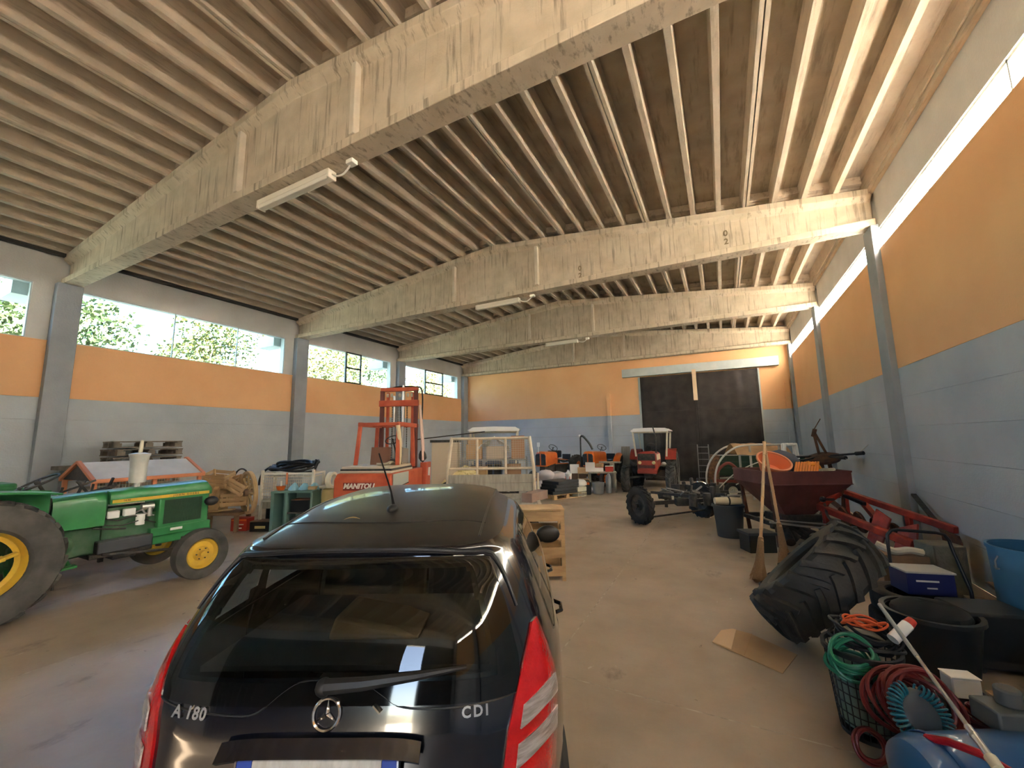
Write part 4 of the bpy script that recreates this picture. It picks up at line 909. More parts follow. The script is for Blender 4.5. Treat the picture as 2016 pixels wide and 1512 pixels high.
# --- long orange framed shed-like machine with pale pitched roof
t = thing('feed_wagon', 'orange framed cage wagon with pale pitched roof behind the green tractor', 'wagon', (-10.9, 4.08, 0), 0)
for s, L in ((1, 'a'), (-1, 'b')):
    MB().sheet(lambda u, v: (.03 + (.72) * u if s > 0 else -.03 - .72 * u, -.90 + 1.80 * v, 1.60 - .31 * u), 2, 2, .03 * s).build('roof_sheet', M_sheetp, t, smooth=0)
m = MB()
for y in (-.88, .88):
    m.bar((0, y, 1.61), (.77, y, 1.28), .06).bar((0, y, 1.61), (-.77, y, 1.28), .06)
for x in (.76, -.76): m.bar((x, -.90, 1.27), (x, .90, 1.27), .07)
for x in (.68, -.68):
    for y in (-.84, 0.05, .84): m.bar((x, y, .0), (x, y, 1.26), .07)
    m.bar((x, -.84, .55), (x, .84, .55), .05)
m.build('frame', M_salmon, t, smooth=0, bevel=.006)
m = MB()
for i in range(36): m.bx(.685, .69, -.82 + i * .047, -.815 + i * .047, .58, 1.24)
for i in range(14): m.bx(.685, .69, -.82, .82, .60 + i * .047, .605 + i * .047)
stuff(m.build('wire_mesh', M_mesh, t, smooth=0))
MB().bx(-.62, .64, -.8, .8, .3, 1.1).build('inner_bin', mat('dusty beige', (.48, .42, .34), .8), t, bevel=.02)
MB().add([(-.68, -.87, 1.27), (.68, -.87, 1.27), (0, -.87, 1.58), (-.68, -.84, 1.27), (.68, -.84, 1.27), (0, -.84, 1.58)], [(0, 1, 2), (5, 4, 3), (0, 3, 4, 1), (1, 4, 5, 2), (2, 5, 3, 0)]).build('gable_panel', M_iron, t, smooth=0)
for k in range(3):
    pallet('dark old pallet, %s of the stack behind the pitched roof' % ('lowest', 'middle one', 'topmost')[k], (-12.2, 4.65, 1.50 + k * .18), math.radians(90 + (-3, 2, -6)[k]), M_wdark, 'dark pallets stacked by the left wall', 1.25 + .0 * k)
t = thing('storage_rack', 'dark timber rack against the left wall carrying the stacked pallets', 'rack', (-12.2, 4.65, 0), 0)
for x in (-.36, .36):
    for y in (-.55, .55): MB().bx(x - .05, x + .05, y - .05, y + .05, 0, 1.42).build('post', M_wdark, t)
MB().bx(-.45, .45, -1.35, .68, 1.42, 1.50).build('shelf_board', M_wdark, t, bevel=.005)
# --- crates pile
gx = 'wooden crates heaped before the left wall'
def crate(label, loc, rz, W=.5, D=.34, H=.28, mt=None, rot=None, group=gx, n=3):
    t = thing('crate', label, 'crate', loc, rz, group, rot=rot); mt = mt or M_wood
    for s in (-1, 1):
        for k in range(n): z = H * k / n; MB().bx(-W / 2, W / 2, s * D / 2 - .006, s * D / 2 + .006, z + .01, z + H / n - .01).build('slat', mt, t, smooth=0)
        for k in range(n): z = H * k / n; MB().bx(s * W / 2 - .008, s * W / 2 + .008, -D / 2, D / 2, z + .01, z + H / n - .01).build('end_slat', mt, t, smooth=0)
        for q in (-1, 1): MB().bx(s * (W / 2 - .03) - .018, s * (W / 2 - .03) + .018, q * (D / 2 - .022) - .014, q * (D / 2 - .022) + .014, 0, H + .01).build('corner_post', mt, t, smooth=0)
    boards(MB(), -W / 2, W / 2, -D / 2, D / 2, 0, .012, 3).build('floor_boards', mt, t, smooth=0); return t
crate('pale crate at the bottom left of the heap beside the green hood', (-10.30, 5.25, .42), RZ + .1)
crate('pale crate on top of the heap beside the green hood', (-10.25, 5.28, .72), RZ - .1)
crate('uppermost tilted crate of the heap beside the green hood', (-10.15, 5.30, 1.01), RZ, rot=(.25, .10, RZ))
crate('pale crate just left of the big wooden wheel', (-9.82, 5.50, .55), RZ + .3)
crate('small tilted crate leaning into the wooden wheel', (-9.83, 5.52, .86), 0, rot=(.1, .5, RZ), W=.42)
t = thing('workbench', 'low brown bench under the heap of pale crates', 'bench', (-10.08, 5.42, 0), RZ)
MB().bx(-.55, .50, -.28, .28, .36, .42).build('bench_top', M_wbrn, t, bevel=.006)
for x in (-.48, .43):
    for y in (-.22, .22): MB().bar((x, y, 0), (x * .95, y * .9, .37), .07).build('leg', M_wbrn, t)
for k, (a, b, c, lab) in enumerate((((-10.6, 5.15, .05), (-9.95, 5.15, 1.0), .05, 'long pale plank slanting across the crate heap'), ((-10.3, 5.0, .44), (-9.6, 5.35, .50), .06, 'pale plank lying along the bench edge before the crates'), ((-10.25, 4.93, .44), (-9.9, 5.1, .90), .05, 'short splintered plank upright in front of the crates'))):
    o = MB().bar(a, b, .10, .03).build('plank', M_wood, None, bevel=.004); tag(o, lab, 'plank', 'loose planks on the crate heap')
t = thing('cart_wheel', 'large old wooden spoked wheel standing beside the crate heap', 'wheel', (-9.52, 5.58, .83), 0, rot=(0, PI / 2 - .05, math.radians(78)))
MB().lathe([(.41, -.04), (.47, -.04), (.47, .04), (.41, .04)], n=36, closed=True).build('wheel_ring', M_wood, t)
for k in range(8): a = k * PI / 4; MB().bar((.05 * math.cos(a), .05 * math.sin(a), 0), (.42 * math.cos(a), .42 * math.sin(a), 0), .035).build('spoke', M_wood, t)
MB().cyl((0, 0, -.09), (0, 0, .09), .075).build('hub', M_wbrn, t)
o = MB().tube([(-9.85 + .33 * math.cos(a * .2), 5.6, .98 + .36 * math.sin(a * .2)) for a in range(2, 16)], .018).build('tyre_hoop', M_iron); tag(o, 'thin dark hoop behind the wooden wheel', 'hoop')
# boxes on the floor
def carton(name, label, loc, rz, d, mt, cat='box', group=None, lid=None, bev=.008, stripe=None):
    t = thing(name, label, cat, loc, rz, group); x, y, z = d
    MB().bx(-x / 2, x / 2, -y / 2, y / 2, 0, z * .93).build('box_body', mt, t, bevel=bev)
    MB().bx(-x / 2 - .004, x / 2 + .004, -y / 2 - .004, y / 2 + .004, z * .93, z).build('lid', lid or mt, t, bevel=bev)
    if stripe:
        for s in stripe: MB().bx(-x / 2 * s[1], x / 2 * s[1], -y / 2 - .006, -y / 2 + .002, z * s[2], z * s[3]).build('print', s[0], t, smooth=0)
    return t
M_prw = mat('white print', (.8, .76, .7), .6)
carton('oil_case', 'red box with white print standing on the floor below the crates', (-9.72, 5.62, 0), RZ, (.36, .26, .27), M_redp, stripe=[(M_prw, .6, .48, .56), (M_prw, .4, .2, .28), (M_org, .9, .82, .92)])
carton('battery_crate', 'black crate with yellow lettering on the floor beside the red box', (-9.22, 5.80, 0), RZ, (.46, .3, .22), M_blk, lid=M_wbrn, stripe=[(M_ylw, .5, .3, .55)])
MB_t = thing('paint_can', 'small black can with red lid behind the black lettered crate', 'can', (-9.42, 6.12, .0), 0); MB().cyl((0, 0, 0), (0, 0, .46), .15, n=20).build('can_body', M_blk, MB_t); MB().cyl((0, 0, .46), (0, 0, .50), .155, n=20).build('lid', M_redp, MB_t)
# white frame rack with a hose coil
t = thing('cage_trolley', 'cream wire cage on legs carrying the black hose coil', 'rack', (-8.98, 6.28, 0), RZ)
m = MB()
for x in (-.58, .58):
    for y in (-.25, .25): m.bar((x, y, 0), (x, y, 1.30 if y < 0 else 1.24), .055)
for z in (.62, 1.22):
    for y in (-.25, .25): m.bar((-.58, y, z), (.58, y, z), .04)
    for x in (-.58, .58): m.bar((x, -.25, z), (x, .25, z), .04)
m.build('frame', mat('white tube paint', (.74, .70, .60), .5), t, smooth=0, bevel=.005)
m = MB()
for i in range(26): m.bx(-.56 + i * .045, -.553 + i * .045, -.255, -.248, .62, 1.22)
for z in [.66 + i * .07 for i in range(8)]: m.bx(-.56, .56, -.256, -.249, z, z + .008)
m.bx(-.56, .56, -.24, .24, 1.14, 1.155); stuff(m.build('wire_grid', M_mesh, t, smooth=0))
MB().bx(-.56, .56, -.23, .23, .45, .60).build('shelf', M_wold, t, bevel=.006)
MB().bx(-.03, .01, -.28, -.26, .98, 1.24).build('orange_strap', M_salmon, t)
hc = thing('hose_coil', 'thick black hose coiled on top of the cream wire cage', 'hose', (-8.98, 6.28, 1.27), RZ)
m = MB()
for k in range(6):
    r = .50 - .03 * k; zc = .02 + .03 * k; m.tube([(r * 1.08 * math.cos(a) + .03 * math.sin(3 * a + k), .26 * math.sin(a), zc + .14 * max(0, math.cos(a * .5 + k * .35)) + .05 * math.sin(a * 2 + k)) for a in [i * 2 * PI / 28 for i in range(28)]], .028, 8, closed=True)
m.build('hose', M_blk, hc)
MB().tube(bez([(-.5, -.1, .1), (-.66, -.1, -.02), (-.70, -.15, -.18), (-.68, -.2, -.3)]), .024).build('hose_end', M_blk, hc)
# teal bench with umbrella, orange cup etc.
t = thing('steel_cabinet', 'teal steel cabinet with open dark shelves beside the cream cage', 'cabinet', (-8.45, 6.0, 0), RZ)
m = MB().bx(-.45, -.38, -.20, .20, 0, .86).bx(-.14, -.09, -.20, .20, 0, .86).bx(.40, .45, -.20, .20, 0, .86).bx(-.45, .45, -.22, .22, .84, .88).bx(-.44, .44, -.2, .2, .02, .06).bx(-.45, .45, .17, .20, 0, .86)
m.build('cabinet_body', M_teal, t, smooth=0, bevel=.006); MB().bx(-.09, .40, -.19, .17, .40, .43).build('shelf', M_iron, t)
carton('tool_case', 'black case inside the teal cabinet, upper shelf', (-8.30, 6.06, .435), RZ, (.40, .28, .26), M_blk, lid=M_rust)
carton('tool_case', 'black case inside the teal cabinet, bottom shelf', (-8.30, 6.06, .065), RZ, (.42, .28, .24), M_iron)
t = thing('parasol', 'light blue folded parasol lying on the teal cabinet', 'umbrella', (-8.40, 6.03, .88), RZ, rot=(0, 0, RZ))
m = MB()
for k in range(3): c = V(-.12 + k * .20, -.02 + .05 * k, .0); m.lathe([(.002, .17 - .02 * k), (.04, .14), (.10, .06), (.125, .0), (.0, .0)], c, (.15, 0, 1), 8)
m.build('canopy', M_ltb, t, smooth=20)
tg = thing('funnel', 'orange plastic funnel standing on the cabinet before the cream cage', 'funnel', (-8.74, 5.82, .885), 0)
MB().lathe([(.0, 0), (.07, 0), (.10, .09), (.0, .085)], n=16).build('cone', M_org, tg); MB().cyl((0, 0, .09), (0, 0, .20), .02).build('spout', M_prw, tg)
carton('wooden_box', 'small pale wooden box on the right end of the teal cabinet', (-8.14, 6.16, .885), RZ, (.16, .14, .07), M_wood)
t = thing('plastic_tank', 'yellowish plastic tank with flat lid beside the red forklift', 'tank', (-7.95, 6.52, 0), RZ)
MB().lathe([(.0, 0), (.18, 0), (.22, .08), (.225, .75), (.20, .86), (.12, .90), (0, .90)], n=24).build('tank_body', M_ylw, t); MB().bx(-.22, .22, -.20, .20, .90, .96).build('lid', M_cream, t, bevel=.02)
MB().lathe([(.16, -.06), (.20, -.03), (.20, .03), (.16, .06)], (0, 0, 0), (0, 1, 0), 20, closed=True)
# green implement edge behind the green tractor rear
t = thing('green_implement', 'pale green implement edge showing behind the green tractor fender', 'implement', (-9.3, 1.55, 0), 0)
MB().bx(-.3, .3, -.8, .5, 1.28, 1.40).build('hopper', M_grn, t, bevel=.03); MB().bx(-.2, .2, -.6, .4, .4, 1.28).build('stand', M_grnd, t, bevel=.02)
t = thing('seed_drill', 'dark tangle of rods and grey hopper behind the green tractor seat', 'implement', (-9.35, 2.75, 0), 0)
MB().bx(-.25, .25, -.45, .45, .85, 1.15).build('hopper', M_grycan, t, bevel=.02); m = MB()
rr = random.Random(3)
for k in range(12): m.bar((rr.uniform(-.2, .2), rr.uniform(-.5, .4), rr.uniform(.7, 1.1)), (rr.uniform(-.2, .3), rr.uniform(-.5, .5), rr.uniform(1.1, 1.38)), .03)
for y in (-.4, .4): m.bar((0, y, 0), (0, y, .9), .06)
m.build('rods', M_iron, t)
carton('wooden_box', 'orange-brown box glimpsed between the green tractor seat and dash', (-8.65, 2.15, .0), 0, (.4, .5, .95), mat('orange brown', (.50, .2, .09), .7))
# --- forklift (local x forward towards the mast, y left)
f = thing('forklift', 'red forklift with tall dark mast standing behind the car', 'forklift', (-7.21, 7.33, 0), math.radians(111))
m = MB(); m.prism([(-1.10, .45), (1.0, .45), (1.0, 1.22), (.95, 1.24), (-.98, 1.24), (-1.10, 1.12)], (0, .62, 0), (1, 0, 0), (0, 0, 1), 1.24); m.build('chassis', M_fred, f, smooth=0, bevel=.03)
MB().bx(-.95, .35, -.58, .58, 1.24, 1.29).bx(-.92, .32, -.55, .55, 1.325, 1.38).build('engine_cover', mat('dusty cream panel', (.60, .52, .40), .7), f, bevel=.012); MB().bx(-.93, .33, -.57, .57, 1.285, 1.33).build('cover_gap', M_iron, f)
MB().prism([(-.98, .92), (-.10, .98), (-.10, 1.22), (-.98, 1.22)], (0, -.632, 0), (1, 0, 0), (0, 0, 1), .02).build('grey_panel', mat('grey green panel', (.50, .53, .47), .6), f, smooth=0)
MB().prism([(-.99, .90), (-.10, .96), (-.10, .975), (-.99, .915)], (0, -.64, 0), (1, 0, 0), (0, 0, 1), .02).build('panel_trim', M_iron, f, smooth=0)
text('MANITOU', .145, mat('pale lettering', (.80, .74, .66), .5), f, (-1.108, .06, .985), (PI / 2, 0, -PI / 2), .004, bold=.006, shear=.25)
MB().bx(-1.106, -1.10, -.28, .40, .90, 1.06).build('lettering_backing', mat('dark red', (.22, .02, .015), .5), f, smooth=0)  # plain dark red rectangle behind the letters
gz = 2.31
for (x, y) in ((-.30, -.50), (-.30, .50), (.62, -.50), (.62, .50)):
    MB().bar((x - (.12 if x < 0 else 0), y, 1.28), (x, y * .92, gz), .085, .06).build('guard_post', M_fred, f, bevel=.008)
m = MB().bar((-.34, -.47, gz), (.95, -.47, gz), .07, .10).bar((-.34, .47, gz), (.95, .47, gz), .07, .10)
for x in (-.32, .3, .93): m.bar((x, -.5, gz), (x, .5, gz), .07, .08)
m.build('overhead_guard', M_fred, f, bevel=.01)
MB().bx(-.10, .30, -.46, -.40, gz - .02, gz + .05).build('guard_plate', M_cream, f)
MB().sheet(lambda u, v: (-.26 + .06 * u, -.22 + .44 * v, 1.36 + .42 * u), 4, 6, .10).build('seat_back', mat('brown seat', (.22, .10, .06), .7), f); MB().bx(-.20, .26, -.24, .24, 1.38, 1.50).build('seat_cushion', M_blk, f, bevel=.05)
MB().sheet(lambda u, v: (-.02 + .45 * u, -.45 + .0 * v + .06 * math.sin(u * 3), 1.36 + .42 * v - .05 * u), 6, 6, .05).build('side_cover', mat('grey brown cover', (.26, .21, .18), .7), f)
steering(f, (.50, 0, 1.95), .18, .6)
MB().tube(bez([(-.36, -.47, 2.28), (-.33, -.50, 2.0), (-.30, -.50, 1.6), (-.34, -.5, 1.35)]), .05, 8, rad=None).build('hanging_sack', mat('pale straw sack', (.72, .58, .36), .8), f)
MB().sheet(lambda u, v: (-.62 + .80 * u, -.40 + .3 * v, 1.39 + .05 * math.sin(u * 7) * math.sin(v * 5 + 1) + .05 * (1 - u)), 14, 6, .04).build('rag', mat('dusty grey cloth', (.42, .36, .27), .9), f)
m = MB()
for y in (-.46, .46): m.bar((.86, y, .25), (.86, y, 3.24), .10, .08)
m.build('outer_mast_channel', mat('dark red brown iron', (.16, .045, .035), .6), f, smooth=0, bevel=.006)
m = MB()
for y in (-.34, .34): m.bar((.95, y, .3), (.95, y, 3.20), .07, .07)
m.bx(.80, .91, -.53, .53, 2.82, 2.98).bx(.82, .96, -.50, .50, 3.22, 3.32).bx(.88, .98, -.46, .46, 1.2, 1.28); m.build('inner_mast', M_fred, f, smooth=0, bevel=.01)
MB().cyl((.88, -.10, .4), (.88, -.10, 3.15), .035).cyl((.88, -.10, 3.1), (.88, -.10, 3.38), .03).build('lift_cylinder', M_steel, f); MB().cyl((.88, .14, .4), (.88, .14, 3.1), .03).build('lift_cylinder', M_steel, f)
m = MB()
for y in (-.2, -.02, .04, .2):
    for k in range(34): m.bx(.905, .925, y - .012, y + .012, 1.3 + k * .045, 1.33 + k * .045)
stuff(m.build('lift_chain', M_iron, f, smooth=0))
for y in (-.33, -.22, .0, .22, .33): MB().cyl((.90, y - .02, 3.12), (.90, y + .02, 3.12), .05, n=12).build('pulley', M_cream, f)
MB().tube(bez([(.95, .3, 3.3), (1.02, .1, 3.36), (1.02, -.35, 3.35), (.98, -.58, 3.2), (.98, -.58, 2.2), (.98, -.6, 1.6)]), .02).build('hydraulic_hose', M_blk, f)
MB().tube(bez([(.95, -.54, 2.85), (.98, -.58, 2.4), (1.0, -.62, 1.9), (.98, -.66, 1.4)]), .03, rad=None).tube(bez([(.90, -.54, 2.85), (.86, -.60, 2.3), (.82, -.66, 1.8), (.76, -.70, 1.42)]), .03).build('pale_strap', mat('pale pinkish strap', (.72, .52, .44), .7), f)
MB().sphere((.98, -.62, 1.52), .15, 10, jit=.15, sc=(1.1, .6, 1)).build('dark_motor', M_iron, f, smooth=0)
m = MB(); m.prism([(1.02, .55), (1.36, .55), (1.46, 1.36), (1.08, 1.36)], (0, -.52, 0), (1, 0, 0), (0, 0, 1), .18); m.build('front_fender', M_fred, f, smooth=0, bevel=.02)
MB().prism([(1.16, 1.02), (1.30, 1.00), (1.33, 1.22), (1.19, 1.22)], (0, -.705, 0), (1, 0, 0), (0, 0, 1), .01).build('fender_label', M_wht, f, smooth=0)
for x, r in ((-.72, .33), (.72, .40)):
    for s in (-1, 1): farm_wheel(f, (x, s * .50, r), r, .24, r * .55, M_cream, s, 16, .02)
MB().lathe([(.12, -.05), (.17, -.05), (.17, .05), (.12, .05)], (-1.10, .66, 1.12), (0, 1, 0), 20, closed=True).build('side_reel', M_cream, f)
# heap of pale rags on a black tyre
t = thing('tyre', 'upright black tyre between forklift and trailer, under pale rags', 'tyre', (-5.52, 7.85, .0), RZ)
MB().lathe([(.28, -.11), (.42, -.12), (.5, -.08), (.5, .08), (.42, .12), (.28, .11)], (0, 0, .52), (.2, 1, 0), 30, closed=True).build('tyre_body', M_tyred, t)
MB().bx(-.45, .45, .14, .55, 0, .80).build('stand_block', M_wdark, t)
hp = MB(); rr = random.Random(9)
for k in range(46): a = rr.uniform(0, 6.28); q = rr.uniform(0, .42) ; hp.sphere((q * math.cos(a) * 1.15, q * math.sin(a) * .5, .05 + .33 * (1 - q / .45) + rr.uniform(0, .06)), rr.uniform(.05, .09), 8, sc=(1.2, 1, .8), jit=.2)
o = hp.build('corn_heap', mat('pale yellow cobs', (.80, .68, .34), .8), None, smooth=0, loc=(-5.42, 8.13, .85), rot=(0, 0, RZ)); tag(o, 'heap of pale yellow cobs between the forklift and the trailer', 'cobs', kind='stuff')
# --- trailer with mesh headboard (local x right, y forward)
T = thing('trailer', 'cream framed flat trailer with wire mesh headboard right of the car roof', 'trailer', (-4.24, 7.28, 0), RZ)
M_tube = mat('cream tube paint', (.70, .60, .45), .5, c2=(.60, .50, .37), scale=8)
for (x0, x1) in ((-.88, -.80), (.87, .79)): MB().tube([(x0, 0, .86), (x0, 0, 1.28), (x1, 0, 1.97)], .035).build('corner_tube', M_tube, T)
for z, w_ in ((1.33, .86), (1.94, .80)): MB().tube([(-w_, 0, z), (w_, 0, z)], .026).build('cross_tube', M_tube, T)
for x in (-.28, .30): MB().tube([(x, 0, 1.22), (x, 0, 1.93)], .026).build('upright_tube', M_tube, T)
m = MB()
for i in range(34): x = -.80 + i * .0485; m.bx(x - .003, x + .003, -.006, 0, 1.35, 1.92)
for i in range(13): z = 1.37 + i * .045; m.bx(-.84 + .04 * (z - 1.35), .84 - .04 * (z - 1.35), -.006, 0, z - .003, z + .003)
stuff(m.build('wire_mesh', mat('mesh wire', (.42, .36, .28), .6), T, smooth=0))
for k in range(2): MB().bx(-.86, .84, -.06, -.02, .88 + k * .17, 1.045 + k * .17).build('headboard_plank', M_wold, T, bevel=.004)
for i in range(9): MB().bx(-.86, .86, -1.72 + i * .186, -1.72 + i * .186 + .18, .80, .84).build('deck_board', M_wold, T, bevel=.003)
MB().bar((-.88, -1.72, .80), (-.88, .02, .80), .06, .12).bar((.88, -1.72, .80), (.88, .02, .80), .06, .12).bar((-.9, -1.72, .78), (.9, -1.72, .78), .06, .12).build('deck_frame', M_tube, T)
MB().tube([(.93, -.25, .86), (.93, -.25, 1.25)], .025).build('side_stake', M_tube, T)
m = MB().bar((-.5, -1.6, .68), (-.5, .6, .62), .10).bar((.5, -1.6, .68), (.5, .6, .62), .10).bar((0, .2, .6), (0, 1.0, .5), .08); m.build('chassis', M_rust, T)
for s in (-1, 1): farm_wheel(T, (s * .62, -.6, .30), .30, .18, .17, M_rust, 1, 0).rotation_euler = (0, 0, 0)
for o_ in [c for c in T.children if c.name.startswith('wheel')]:
    pass
o = MB().bx(-.10, .10, -.30, .30, 0, .15).build('beam_offcut', mat('brown faced beam', (.34, .24, .19), .8, c2=(.28, .19, .15), scale=4), None, bevel=.006, loc=(-3.02, 6.72, .845), rot=(0, 0, RZ - .55)); tag(o, 'thick brown beam offcut lying on the trailer deck corner', 'beam')
t = thing('slatted_crate', 'pale wooden slatted crate standing on the floor behind the car mirror', 'crate', (-2.42, 5.55, 0), RZ)
for z in (.06, .30, .54, .78):
    for s in (-1, 1):
        MB().bx(-.30, .30, s * .22 - .01, s * .22 + .01, z, z + .13).build('slat', M_wood, t, smooth=0); MB().bx(s * .30 - .01, s * .30 + .01, -.22, .22, z, z + .13).build('end_slat', M_wood, t, smooth=0)
for x in (-.29, .29):
    for y in (-.21, .21): MB().bx(x - .025, x + .025, y - .025, y + .025, 0, .92).build('corner_post', M_wood, t, smooth=0)
for i in range(4): MB().bx(-.32, .32, -.24 + i * .12, -.135 + i * .12, .92, .94).build('top_board', M_wood, t, smooth=0)
# behind the trailer
t = thing('cupboard', 'beige cupboard with dark top edge behind the cobs, left of the white roof', 'cupboard', (-7.0, 9.5, 0), RZ); MB().bx(-.36, .36, -.25, .25, 0, 1.86).build('cupboard_body', mat('beige sheet', (.58, .48, .34), .6), t, bevel=.01); MB().bx(-.40, .40, -.28, .28, 1.86, 1.93).build('top_board', M_iron, t)
o = MB().bar((-7.6, 8.9, 1.95), (-5.9, 9.8, 2.14), .03).build('iron_bar', M_iron); tag(o, 'thin dark bar sloping over the beige cupboard', 'bar')
M_cart = mat('tan cardboard', (.52, .33, .17), .85, c2=(.46, .28, .14), scale=3)
def stack_box(label, loc, rz, d, mt=None): return carton('cardboard_box', label, loc, rz, d, mt or M_cart, group=None)
t = thing('shelf_unit', 'grey shelf loaded with boxes behind the trailer mesh', 'shelf', (-5.72, 9.92, 0), RZ)
for z in (.0, .7, 1.35): MB().bx(-.75, .95, -.3, .3, z, z + .04).build('shelf_board', M_grycan, t)
for x in (-.73, .93):
    for y in (-.28, .28): MB().bx(x - .02, x + .02, y - .02, y + .02, 0, 1.45).build('upright', M_grycan, t)
def onshelf(x, y, z): return tuple(Vector((-5.72, 9.92, 0)) + Matrix.Rotation(RZ, 3, 'Z') @ V(x, y, z))
stack_box('tan cardboard box at the left end of the shelf behind the mesh', onshelf(-.5, 0, 1.395), RZ, (.42, .4, .40)); stack_box('small tan box topping the left shelf box', onshelf(-.5, 0, 1.80), RZ + .2, (.40, .3, .14))
stack_box('tall brown cardboard box at the right end behind the mesh', onshelf(.70, 0, 1.395), RZ, (.36, .36, .62), mat('brown carton', (.36, .19, .10), .85))
stack_box('tan box on the middle shelf behind the mesh', onshelf(-.4, 0, .745), RZ, (.5, .4, .45)); stack_box('brown box low right on the shelf behind the mesh', onshelf(.55, 0, .745), RZ, (.45, .4, .5), mat('brown carton', (.36, .19, .10), .85))
o = MB().sheet(lambda u, v: (-.42 + .84 * u, -.3 + .5 * v, .26 * (1 - abs(2 * u - 1)) ** .8 + .05 * math.sin(u * 17) * v - .18 * v * (abs(2 * u - 1))), 20, 8, .01).build('plastic_sheet', mat('white plastic sheet', (.70, .68, .63), .5), None, loc=onshelf(.05, -.05, 1.72)); tag(o, 'white plastic sheet draped in a peak above the trailer mesh', 'sheet')
o.rotation_euler = (0, 0, RZ); 
stack_box('pale box under the draped plastic sheet', onshelf(.08, 0.02, 1.395), RZ, (.5, .4, .34), mat('pale carton', (.55, .45, .34), .85))
# ================================================================== MIDDLE AND RIGHT
M_slate = mat('dark grey plastic', (.045, .05, .055), .5)
M_maroon = mat('maroon painted steel', (.115, .034, .030), .55, c2=(.17, .055, .048), scale=3, bump=.15)
M_bamboo = mat('bamboo', (.66, .46, .28), .55, c2=(.50, .29, .14), scale=3, stretch=(1, 1, .3))
M_straw = mat('broom straw', (.33, .19, .09), .9, c2=(.22, .12, .06), scale=30, stretch=(6, 6, .5), bump=.5)
M_redi = mat('red implement paint', (.42, .045, .025), .5, c2=(.22, .03, .02), scale=7, bump=.2)
M_blue = mat('blue plastic drum', (.04, .15, .30), .5, c2=(.055, .19, .34), scale=2)
M_dkblue = mat('blue enamel', (.02, .09, .24), .3, coat=.4)
M_navy = mat('navy box print', (.016, .02, .11), .5)
# --- pallet with flat black boxes
p = pallet('small pale pallet under black flat boxes right of the trailer', (-4.95, 13.0, 0), math.radians(62), M_wood, None, 1.2, .8)
for k in range(4):
    o = carton('flat_box', ('lowest', 'second lowest', 'third', 'topmost')[k] + ' flat black case stacked on the small pallet', (-4.97 + .02 * k, 13.0, .146 + k * .105), math.radians(60 + 3 * k), (1.1 - .03 * k, .72, .10), M_slate, lid=M_iron, group='flat black cases on the pallet')
t = thing('white_crate_stack', 'white slotted crate beside the black cases on the pallet edge', 'crate', (-4.42, 13.45, 0), math.radians(62)); 
for z in (0, .17): MB().bx(-.2, .2, -.14, .14, z, z + .15).build('crate_body', M_cream, t, bevel=.01)
m = MB()
for i in range(6): m.bx(-.17 + i * .06, -.14 + i * .06, -.145, -.14, .03, .12)
m.build('slots', M_iron, t, smooth=0)
t = thing('sack_pile', 'translucent white sacks behind the black cases', 'sacks', (-5.7, 13.9, 0), RZ)
for (x, y, z, a) in ((-.3, 0, .22, .3), (.15, .05, .25, -.2), (-.1, 0, .62, .1), (.3, .1, .56, .4)): MB().sphere((x, y, z), .28, 14, sc=(1.25, .7, .68), jit=.10).build('sack', mat('milky plastic', (.62, .58, .60), .4), t)
tt = thing('demijohn', 'clear white jug with red lid on the black cases', 'jug', (-4.72, 13.25, .57), 0); MB().lathe([(0, 0), (.10, 0), (.11, .18), (.04, .26), (.04, .30), (0, .30)], n=16).build('jug_body', M_wht, tt); MB().bx(-.08, .08, -.08, .08, -.0, .10).build('label', M_redp, tt)
o = MB().sphere((0, 0, .1), .2, 12, sc=(1.2, .9, .6), jit=.12).build('white_bag', M_wht, None, loc=(-4.42, 13.55, .33)); tag(o, 'crumpled white bag on the slotted crate', 'bag')
t = thing('kitchen_chair', 'small pale wooden chair half buried in boxes', 'chair', (-4.62, 14.6, 0), math.radians(20))
MB().bx(-.2, .2, -.2, .2, .43, .46).build('seat', M_wood, t); MB().bx(-.2, .2, .17, .20, .62, .86).build('backrest', M_wood, t)
for x in (-.18, .18):
    for y in (-.18, .18): MB().bar((x, y, 0), (x, y, .86 if y > 0 else .44), .035).build('leg', M_wood, t)
carton('cardboard_box', 'brown box on the floor behind the little pale chair', (-5.0, 15.2, 0), .3, (.6, .5, .62), M_wbrn); 
t = thing('white_board', 'white square board leaning before the left orange tractor', 'board', (-5.0, 14.72, .64), .3, rot=(.2, 0, .4)); MB().bx(-.17, .17, -.01, .01, 0, .34).build('board', M_wht, t)
t = thing('work_table', 'low grey table cluttered with white and red boxes, right of the pallet', 'table', (-3.98, 15.0, 0), math.radians(15))
MB().bx(-.55, .45, -.35, .35, .66, .70).build('tabletop', M_wold, t, bevel=.005)
for x in (-.5, .4):
    for y in (-.3, .3): MB().bx(x - .03, x + .03, y - .03, y + .03, 0, .66).build('leg', M_wold, t)
carton('small_box', 'white box with red end on the cluttered table', (-4.15, 14.95, .705), .3, (.34, .24, .16), M_wht, lid=M_redp); carton('small_box', 'red box at the right of the cluttered table', (-3.78, 15.05, .705), .2, (.28, .22, .20), M_redp, lid=M_wht)
carton('small_box', 'tan box stacked on the white and red box', (-4.12, 14.98, .87), -.2, (.24, .2, .12), M_cart)
t = thing('white_board', 'white board leaning at the left edge of the cluttered table', 'board', (-4.40, 14.75, .71), .3, rot=(.15, 0, .2)); MB().bx(-.17, .17, -.01, .01, 0, .34).build('board', M_wht, t)
